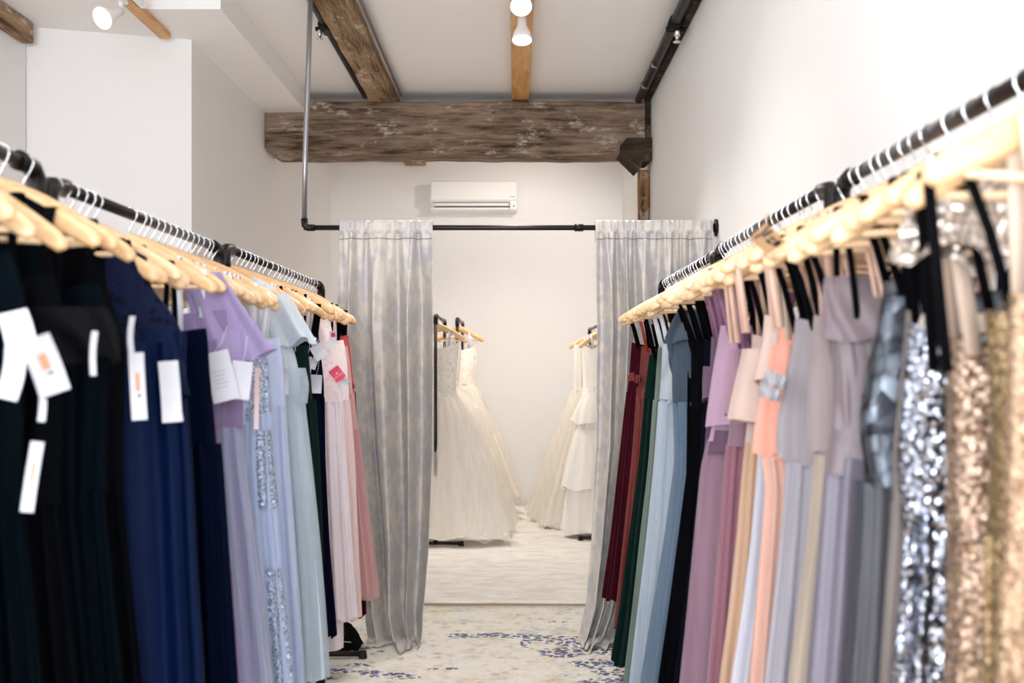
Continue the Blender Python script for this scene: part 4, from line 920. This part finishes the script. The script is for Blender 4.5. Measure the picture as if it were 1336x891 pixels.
dress('R', 1.84, 'taupe pink dress with a boxy sleeve and champagne skirt', 'taupe pink dress with boxy sleeve', 1.51, E('R', 1.84, [(400, 1062), (440, 1058), (520, 1056), (600, 1066), (700, 1056), (800, 1042), (891, 1030), (930, 1026)]), 1.26, 0.12,
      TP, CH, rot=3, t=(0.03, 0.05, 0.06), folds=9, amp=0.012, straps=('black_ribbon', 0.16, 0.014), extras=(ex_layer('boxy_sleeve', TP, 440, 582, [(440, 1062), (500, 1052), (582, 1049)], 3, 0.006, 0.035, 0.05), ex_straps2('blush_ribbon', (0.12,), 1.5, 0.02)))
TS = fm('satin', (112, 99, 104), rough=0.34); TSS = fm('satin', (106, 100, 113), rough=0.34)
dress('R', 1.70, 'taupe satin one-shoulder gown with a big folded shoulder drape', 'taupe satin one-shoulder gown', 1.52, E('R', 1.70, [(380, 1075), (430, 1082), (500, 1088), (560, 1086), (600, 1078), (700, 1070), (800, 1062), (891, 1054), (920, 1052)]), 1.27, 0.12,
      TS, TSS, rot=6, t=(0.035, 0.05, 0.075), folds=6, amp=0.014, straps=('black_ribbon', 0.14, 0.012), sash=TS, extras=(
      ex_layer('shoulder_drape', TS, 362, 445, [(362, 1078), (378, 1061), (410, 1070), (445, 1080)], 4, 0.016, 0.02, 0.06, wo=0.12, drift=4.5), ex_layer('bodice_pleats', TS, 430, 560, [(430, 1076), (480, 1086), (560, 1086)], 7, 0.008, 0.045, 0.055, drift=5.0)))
PW_ = sequin('pewter_foil', (70, 74, 82), (116, 122, 132), 0.03, 0.75, 0.3, 0.5); PWS = fm('satin', (58, 58, 64), rough=0.32)
dress('R', 1.56, 'pewter grey metallic dress with beaded strap', 'pewter metallic dress', 1.55, E('R', 1.56, [(360, 1158), (420, 1148), (500, 1126), (560, 1119), (640, 1130), (700, 1126), (800, 1120), (891, 1112), (920, 1110)]), 1.24, 0.12,
      PW_, PWS, rot=-4, t=(0.03, 0.05, 0.06), folds=7, amp=0.016, straps=('black_ribbon', 0.14, 0.014), extras=(ex_layer('metallic_panel', PW_, 640, 1000, [(640, 1142), (750, 1138), (891, 1130), (1000, 1126)], 8, 0.012, 0.05, 0.066),))
SQ = sequin('silver_sequins', (190, 192, 204), (96, 100, 116), 0.0058, 0.92, 0.2, 1.0); SQW = sequin('champagne_sequins', (228, 216, 206), (200, 182, 168), 0.006, 0.8, 0.28, 0.9)
RG = sequin('rose_gold_sequins', (192, 164, 144), (150, 122, 100), 0.0058, 0.65, 0.3, 0.75); GD = sequin('gold_sequins', (176, 148, 108), (140, 114, 80), 0.0055, 0.6, 0.35, 0.65); GD2 = sequin('pale_gold_sequins', (178, 148, 120), (148, 120, 94), 0.005, 0.5, 0.4, 0.55)
CHF = fm('chiffon', (222, 204, 186)); TAUP = fm('satin', (112, 102, 98))
dress('R', 1.49, 'charcoal taupe dress squeezed between pewter and silver sequins', 'charcoal taupe dress', 1.5, E('R', 1.49, [(400, 1185), (500, 1175), (600, 1164), (640, 1168), (750, 1160), (891, 1150)]), 1.22, 0.12,
      TAUP, TAUP, rot=2, t=(0.025, 0.03, 0.035), folds=7, amp=0.010, straps=('black_ribbon', 0.12, 0.014))
dress('R', 1.42, 'silver sequined sheath dress with a padded cream strap top', 'silver sequined sheath', PZ(432, 1.42), E('R', 1.42, [(420, 1188), (460, 1182), (540, 1176), (600, 1170), (680, 1184), (760, 1180), (891, 1166)]), 1.22, 0.12,
      SQ, SQ, rot=3, t=(0.03, 0.04, 0.042), folds=6, amp=0.010, straps=('black_ribbon', 0.13, 0.014), extras=(
      ex_layer('padded_strap', CHF, 410, 442, [(410, 1206), (425, 1192), (442, 1188)], 3, 0.004, 0.02, 0.034, wo=0.1),))
dress('R', 1.335, 'rose gold sequined dress with beige halter straps', 'rose gold sequined dress', PZ(450, 1.335), E('R', 1.335, [(430, 1240), (480, 1238), (560, 1240), (650, 1240), (750, 1240), (891, 1236)]), 1.2, 0.12,
      RG, RG, rot=-2, t=(0.03, 0.038, 0.04), folds=5, amp=0.009, straps=('beige_ribbon', 0.12, 0.022))
dress('R', 1.265, 'champagne sequined dress whose glittering cap sleeve covers the hanger', 'champagne sequined cap-sleeve dress', 1.5, [(1.7, 0.06), (1.5, 0.07), (1.2, 0.08), (0.1, 0.09)], 1.2, 0.12,
      SQW, SQW, rot=4, t=(0.025, 0.03, 0.035), folds=5, amp=0.008, straps=None, extras=(
      ex_sleeve('cap_sleeve', SQW, 1.70, 1.56, 0.115, 0.145, 0.05, 0.075, 0.018, 0.036, 5, 0.006),))
dress('R', 1.20, 'dull gold sequined dress with thin black ribbons', 'dull gold sequined dress', PZ(415, 1.2), E('R', 1.2, [(400, 1288), (450, 1290), (520, 1298), (650, 1294), (760, 1290), (891, 1290)]), 1.22, 0.12,
      GD, GD, rot=-3, t=(0.03, 0.035, 0.036), folds=5, amp=0.008, straps=('black_ribbon', 0.15, 0.014), extras=(ex_straps2('black_ribbon', (0.19,), 1.42, 0.014),))
dress('R', 1.12, 'pale gold sequined dress at the head of the sequined row', 'pale gold sequined dress', 1.50, E('R', 1.12, [(360, 1322), (420, 1318), (560, 1316), (700, 1312), (891, 1306)]), 1.2, 0.12,
      GD2, GD2, rot=2, t=(0.03, 0.034, 0.035), folds=5, amp=0.008, straps=('beige_ribbon', 0.12, 0.02))

# ------------------------------------------------------------------ slimmer dresses packed in between
def fillers(side, ds, families):
    main = sorted([q for q in DRESSES if q['side'] == side], key=lambda q: q['d'])
    for d in ds:
        near = [q for q in main if abs(q['d']-d) < 0.032]
        if near: continue
        a = [q for q in main if q['d'] < d]; b = [q for q in main if q['d'] > d]
        qa = a[-1] if a else b[0]; qb = b[0] if b else a[-1]
        fam = next(f for f in families if d < f[0])
        mat, cn = fam[1], fam[2]
        wi = lambda z, qa=qa, qb=qb: np.maximum(0.07, np.minimum(qa['wi'](z), qb['wi'](z))-0.035)
        zz = [1.55, 1.4, 1.2, 0.9, 0.6, 0.35]
        cn = cn[2] if isinstance(cn, tuple) else cn
        cut = lambda q: re.split(r' (?:with|beside|before|next|between|showing) ', q['short'])[0]
        dress(side, d, f"slim {cn} dress between {cut(qa)} and {cut(qb)}", (cut(qa), cut(qb)),
              1.48, [(z, float(wi(np.array([z]))[0])) for z in zz], 1.27, 0.5 if d > 3.5 else 0.3, mat, mat, rot=R.uniform(-4, 4)-(6 if d > 4.2 else 0), t=(0.015, 0.02, 0.022), folds=7, amp=0.006, straps=(fam[3] if len(fam) > 3 else 'black_ribbon', 0.12, 0.008),
              group='slim %s dresses packed on the rack' % cn, hgroup='wooden hangers with slim dresses', n=48)
fillers('L', [2.06, 2.1, 2.14, 2.18, 2.42, 2.46]+[2.52+0.047*k for k in range(13)]+[3.29+0.0575*k for k in range(25)],
  [(2.3, NV2, 'navy'), (2.62, LVD, 'lavender', 'white_ribbon'), (3.45, LB, 'pale blue', 'white_ribbon'), (3.9, NV3, ('slim dark navy dress hidden between green and navy dresses', 'slim dark navy dress', 'dark navy')), (4.42, BLS, 'blush pink', 'pink_ribbon'), (9, BG, 'burgundy')])
fillers('R', [1.46, 1.65, 1.74, 1.79, 1.88, 1.93, 2.0, 2.05]+[2.24+0.053*k for k in range(21)]+[3.52+0.060*k for k in range(18)],
  [(1.6, TAUP, ('slim charcoal dress hidden beside the silver sequins', 'slim charcoal dress', 'charcoal')), (1.9, TP, 'taupe pink', 'blush_ribbon'), (2.16, SL, 'silver lilac', 'blush_ribbon'), (2.5, BH, 'blush', 'blush_ribbon'), (3.0, MV, 'mauve', 'mauve_ribbon'), (3.66, BK, 'black'), (4.0, IB, 'icy blue'), (4.3, DG2, 'deep green'), (9, BG, ('slim wine-red dress hidden behind the rust satin one', 'slim wine-red dress', 'wine-red'))])

# brown price card hung on the rail over the mauve dresses
def kraft_sign():
    d = 1.76; c = Vector((PX(1001.5, d), d, PZ(310.5, d)))
    r = empty('card_sign', c); tag(r, 'small brown card sign with black handwriting hung on the rail', 'sign')
    s = d/F
    P = [(-25, -1.5), (-2, 20.5), (24.5, -5.5), (0, -21.5)]
    P = [(x*s, z*s) for x, z in P]
    v = [(x, 0, z) for x, z in P]+[(x, 0.0012, z) for x, z in P]
    o = mk('card', v, [(0, 1, 2, 3), (7, 6, 5, 4)]+[(i, i+4, (i+1) % 4+4, (i+1) % 4) for i in range(4)], M['kraft'], r, False)
    k = 1/14.86
    st = [((350, 385), (480, 235)), ((392, 420), (545, 318)), ((460, 370), (500, 345)), ((225, 445), (250, 440)), ((285, 405), (305, 400)), ((450, 505), (530, 545)), ((530, 440), (600, 480)), ((480, 500), (495, 530)), ((585, 575), (655, 600)), ((590, 580), (640, 540)), ((640, 535), (700, 520)), ((700, 520), (690, 560)), ((640, 535), (690, 560))]
    for a, b in st:
        q = [Vector(((p[0]*k+970-1001.5)*s, -0.0008, -(p[1]*k+280-310.5)*s)) for p in (a, b)]
        dv = (q[1]-q[0]).normalized(); nn = Vector((-dv.z, 0, dv.x))*0.0022
        mk('handwriting', [q[0]-nn-dv*0.002, q[1]-nn+dv*0.002, q[1]+nn+dv*0.002, q[0]+nn-dv*0.002], [(0, 1, 2, 3)], M['ink'], o, False)
    top = Vector((P[1][0], 0.0, P[1][1]-0.004))
    MB().tube([top, top+Vector((0.006, 0.02, 0.02)), Vector((0.495-c.x, 0.06, 1.672-c.z))], 0.0012, 6).build('string', M['kraft'], r, True)
kraft_sign()

# ------------------------------------------------------------------ bridal room: racks, gowns
rack(-0.625, 7.76, 8.74, 1.806, 'black pipe rack holding the lace-bodiced wedding gowns')
rack(-0.52, 8.84, 9.70, 1.83, 'black pipe rack against the back wall holding wedding gowns')
rack(0.72, 8.0, 9.72, 1.766, 'black pipe rack of wedding gowns beside the side wall')
IV = fabric('ivory_satin', (248, 244, 238), 0.5, 0.2, 0.3, 3, 1200, 0.1); IVT = tulle('ivory_tulle', (250, 246, 240), 0.4); IVL = lace('ivory_lace', (248, 242, 235), (226, 214, 202)); WS = satin('white_satin', (244, 240, 234), 0.42)
IVU = fabric('ivory_lining', (248, 243, 236), 0.8, 0.2, 0.15, 3, 900, 0.15)
def gown(x, y, hz, face, rot, label, short, top, waist, hem, wb, w_in, w_out, t_hem, mats, seed, layers=2, sleeves=None, hang=True, tier=None, puff=(0.3, 0.66)):
    r = empty('wedding_gown', (x, y, 0), math.radians(rot)+(0 if face > 0 else math.pi)); tag(r, label, 'wedding dress')
    bod, skirt, tul = mats
    wi = interp_fn([(top, wb*1.12), (waist, wb*0.92), (waist-0.2, wb+(w_in-wb)*puff[0]), (waist-0.6, wb+(w_in-wb)*puff[1]), (hem, w_in)])
    wo = interp_fn([(top, wb*1.12), (waist, wb*0.92), (waist-0.2, wb+(w_out-wb)*0.3), (hem, w_out)])
    tf = interp_fn([(top, 0.05), (waist, 0.07), (waist-0.25, 0.11), (hem, t_hem)])
    cloth('bodice', r, bod, top, waist, wi, wo, tf, n=90, rows=16, folds=5, a0=0.002, a1=0.004, neck=0.05, seed=seed, hemw=0)
    cloth('skirt', r, skirt, waist+0.004, hem, wi, wo, tf, n=130, rows=36, folds=13, a0=0.004, a1=0.018, seed=seed+1, hemw=0.012)
    for k in range(layers):
        g = 0.012+0.016*k
        cloth('tulle_layer', r, tul, waist-0.02-0.03*k, hem-0.015+0.05*k, lambda z: wi(z)*(1.015+0.03*k)+g, lambda z: wo(z)+g, lambda z: tf(z)+g, n=150, rows=36, folds=17+4*k, a0=0.004, a1=0.016, seed=seed+5+k, hemw=0.02, drift=1.2)
    if tier:
        for (za_, zb_, gw) in tier:
            cloth('skirt_tier', r, skirt, za_, zb_, lambda z: wi(z)+gw*np.interp(z, [zb_, za_], [1, 0.2]), lambda z: wo(z)+0.01, lambda z: tf(z)+gw*0.7*np.interp(z, [zb_, za_], [1, 0.2]), n=120, rows=14, folds=8, a0=0.004, a1=0.018, seed=seed+int(za_*10), hemw=0.015)
    if sleeves:
        for sx in (-1, 1):
            cloth('sleeve', r, bod, sleeves[0], sleeves[1], sleeves[2], sleeves[2], 0.03, cx=sx*(wb+0.03), n=40, rows=12, folds=5, a0=0.002, a1=0.006, seed=seed+30+sx)
    for sx in (-1, 1):
        xs = sx*0.10; zz = hz+za(xs)
        MB().ribbon([(xs*0.9, -0.03, top-0.02), (xs, -0.012, zz-0.01), (xs, 0, zz+0.004), (xs, 0.012, zz-0.01), (xs*0.9, 0.03, top-0.02)], (1, 0, 0), 0.016).build('strap', M['white_ribbon'], r, True)
    if hang: hanger(x, y, hz, math.radians(rot)+(0 if face > 0 else math.pi), 'pale wooden hanger holding the '+short, 'wooden hangers of the wedding gowns')
    return r
gown(-0.625, 7.93, 1.806, 1, -6, 'full ivory tulle wedding gown with a beaded lace bodice', 'full tulle gown with lace bodice', 1.58, 1.22, 0.08, 0.155, 0.58, 0.40, 0.24, (IVL, IV, IVT), 101, 2)
gown(-0.625, 8.45, 1.806, 1, -4, 'ivory tulle wedding gown with sheer straps behind the full one', 'tulle gown with sheer straps', 1.55, 1.22, 0.06, 0.15, 0.60, 0.4, 0.15, (IVL, IVU, IVT), 103, 2)
gown(-0.52, 9.02, 1.83, 1, 3, 'ivory lace A-line wedding gown standing out past the tulle gowns', 'lace A-line gown', 1.58, 1.25, 0.22, 0.15, 0.55, 0.35, 0.13, (IVL, IVU, IVT), 107, 1, puff=(0.2, 0.6))
gown(-0.52, 9.4, 1.83, 1, 2, 'plain ivory wedding gown closest to the back wall', 'plain gown by the back wall', 1.56, 1.24, 0.15, 0.15, 0.56, 0.35, 0.13, (IVU, IVU, IVT), 109, 1, puff=(0.2, 0.6))
gown(0.72, 8.18, 1.766, -1, 4, 'white satin wedding gown with tiered skirt at the front of its rack', 'white satin tiered gown', 1.56, 1.24, 0.06, 0.15, 0.33, 0.22, 0.15, (WS, WS, IVT), 111, 0, None, True, ((1.2, 0.95, 0.03), (0.9, 0.42, 0.05)))
gown(0.72, 8.6, 1.766, -1, -4, 'ivory wedding gown with long sleeves and trailing tulle', 'long-sleeved gown', 1.58, 1.25, 0.03, 0.15, 0.50, 0.2, 0.14, (IV, IVU, IVT), 113, 2, (1.6, 1.2, 0.035), puff=(0.17, 0.5))
gown(0.72, 9.02, 1.766, -1, 3, 'ivory wedding gown with wide tulle skirt beside the side wall', 'wide tulle gown', 1.58, 1.25, 0.05, 0.15, 0.58, 0.2, 0.14, (IVL, IVU, IVT), 117, 2, puff=(0.17, 0.5))
gown(0.72, 9.42, 1.766, -1, 0, 'ivory tulle wedding gown last on its rack near the back wall', 'last tulle gown', 1.56, 1.24, 0.06, 0.15, 0.58, 0.2, 0.13, (IVL, IVU, IVT), 119, 2, puff=(0.17, 0.5))

# crumpled black cloth bag on the rug by the curtain hem
def bundle():
    r = empty('black_bundle', (-0.87, 4.98, 0.013)); tag(r, 'crumpled black fabric bundle lying on the rug beside the curtain hem', 'bag')
    V, Fc = loft(0.125, 0.002, interp_fn([(0.125, 0.004), (0.118, 0.05), (0.08, 0.09), (0.0, 0.10)]), interp_fn([(0.125, 0.004), (0.115, 0.05), (0.08, 0.085), (0.0, 0.09)]), interp_fn([(0.125, 0.004), (0.115, 0.035), (0.08, 0.06), (0.0, 0.075)]), n=60, rows=14, folds=7, a0=0.006, a1=0.016, seed=77, drift=4)
    mk('pouch', V, Fc, BKS, r)
    MB().tube([(-0.08, -0.075, 0.05), (0.0, -0.088, 0.056), (0.06, -0.082, 0.05)], 0.003, 6).build('zip', M['chrome'], r, True)
bundle()
bpy.context.view_layer.update()
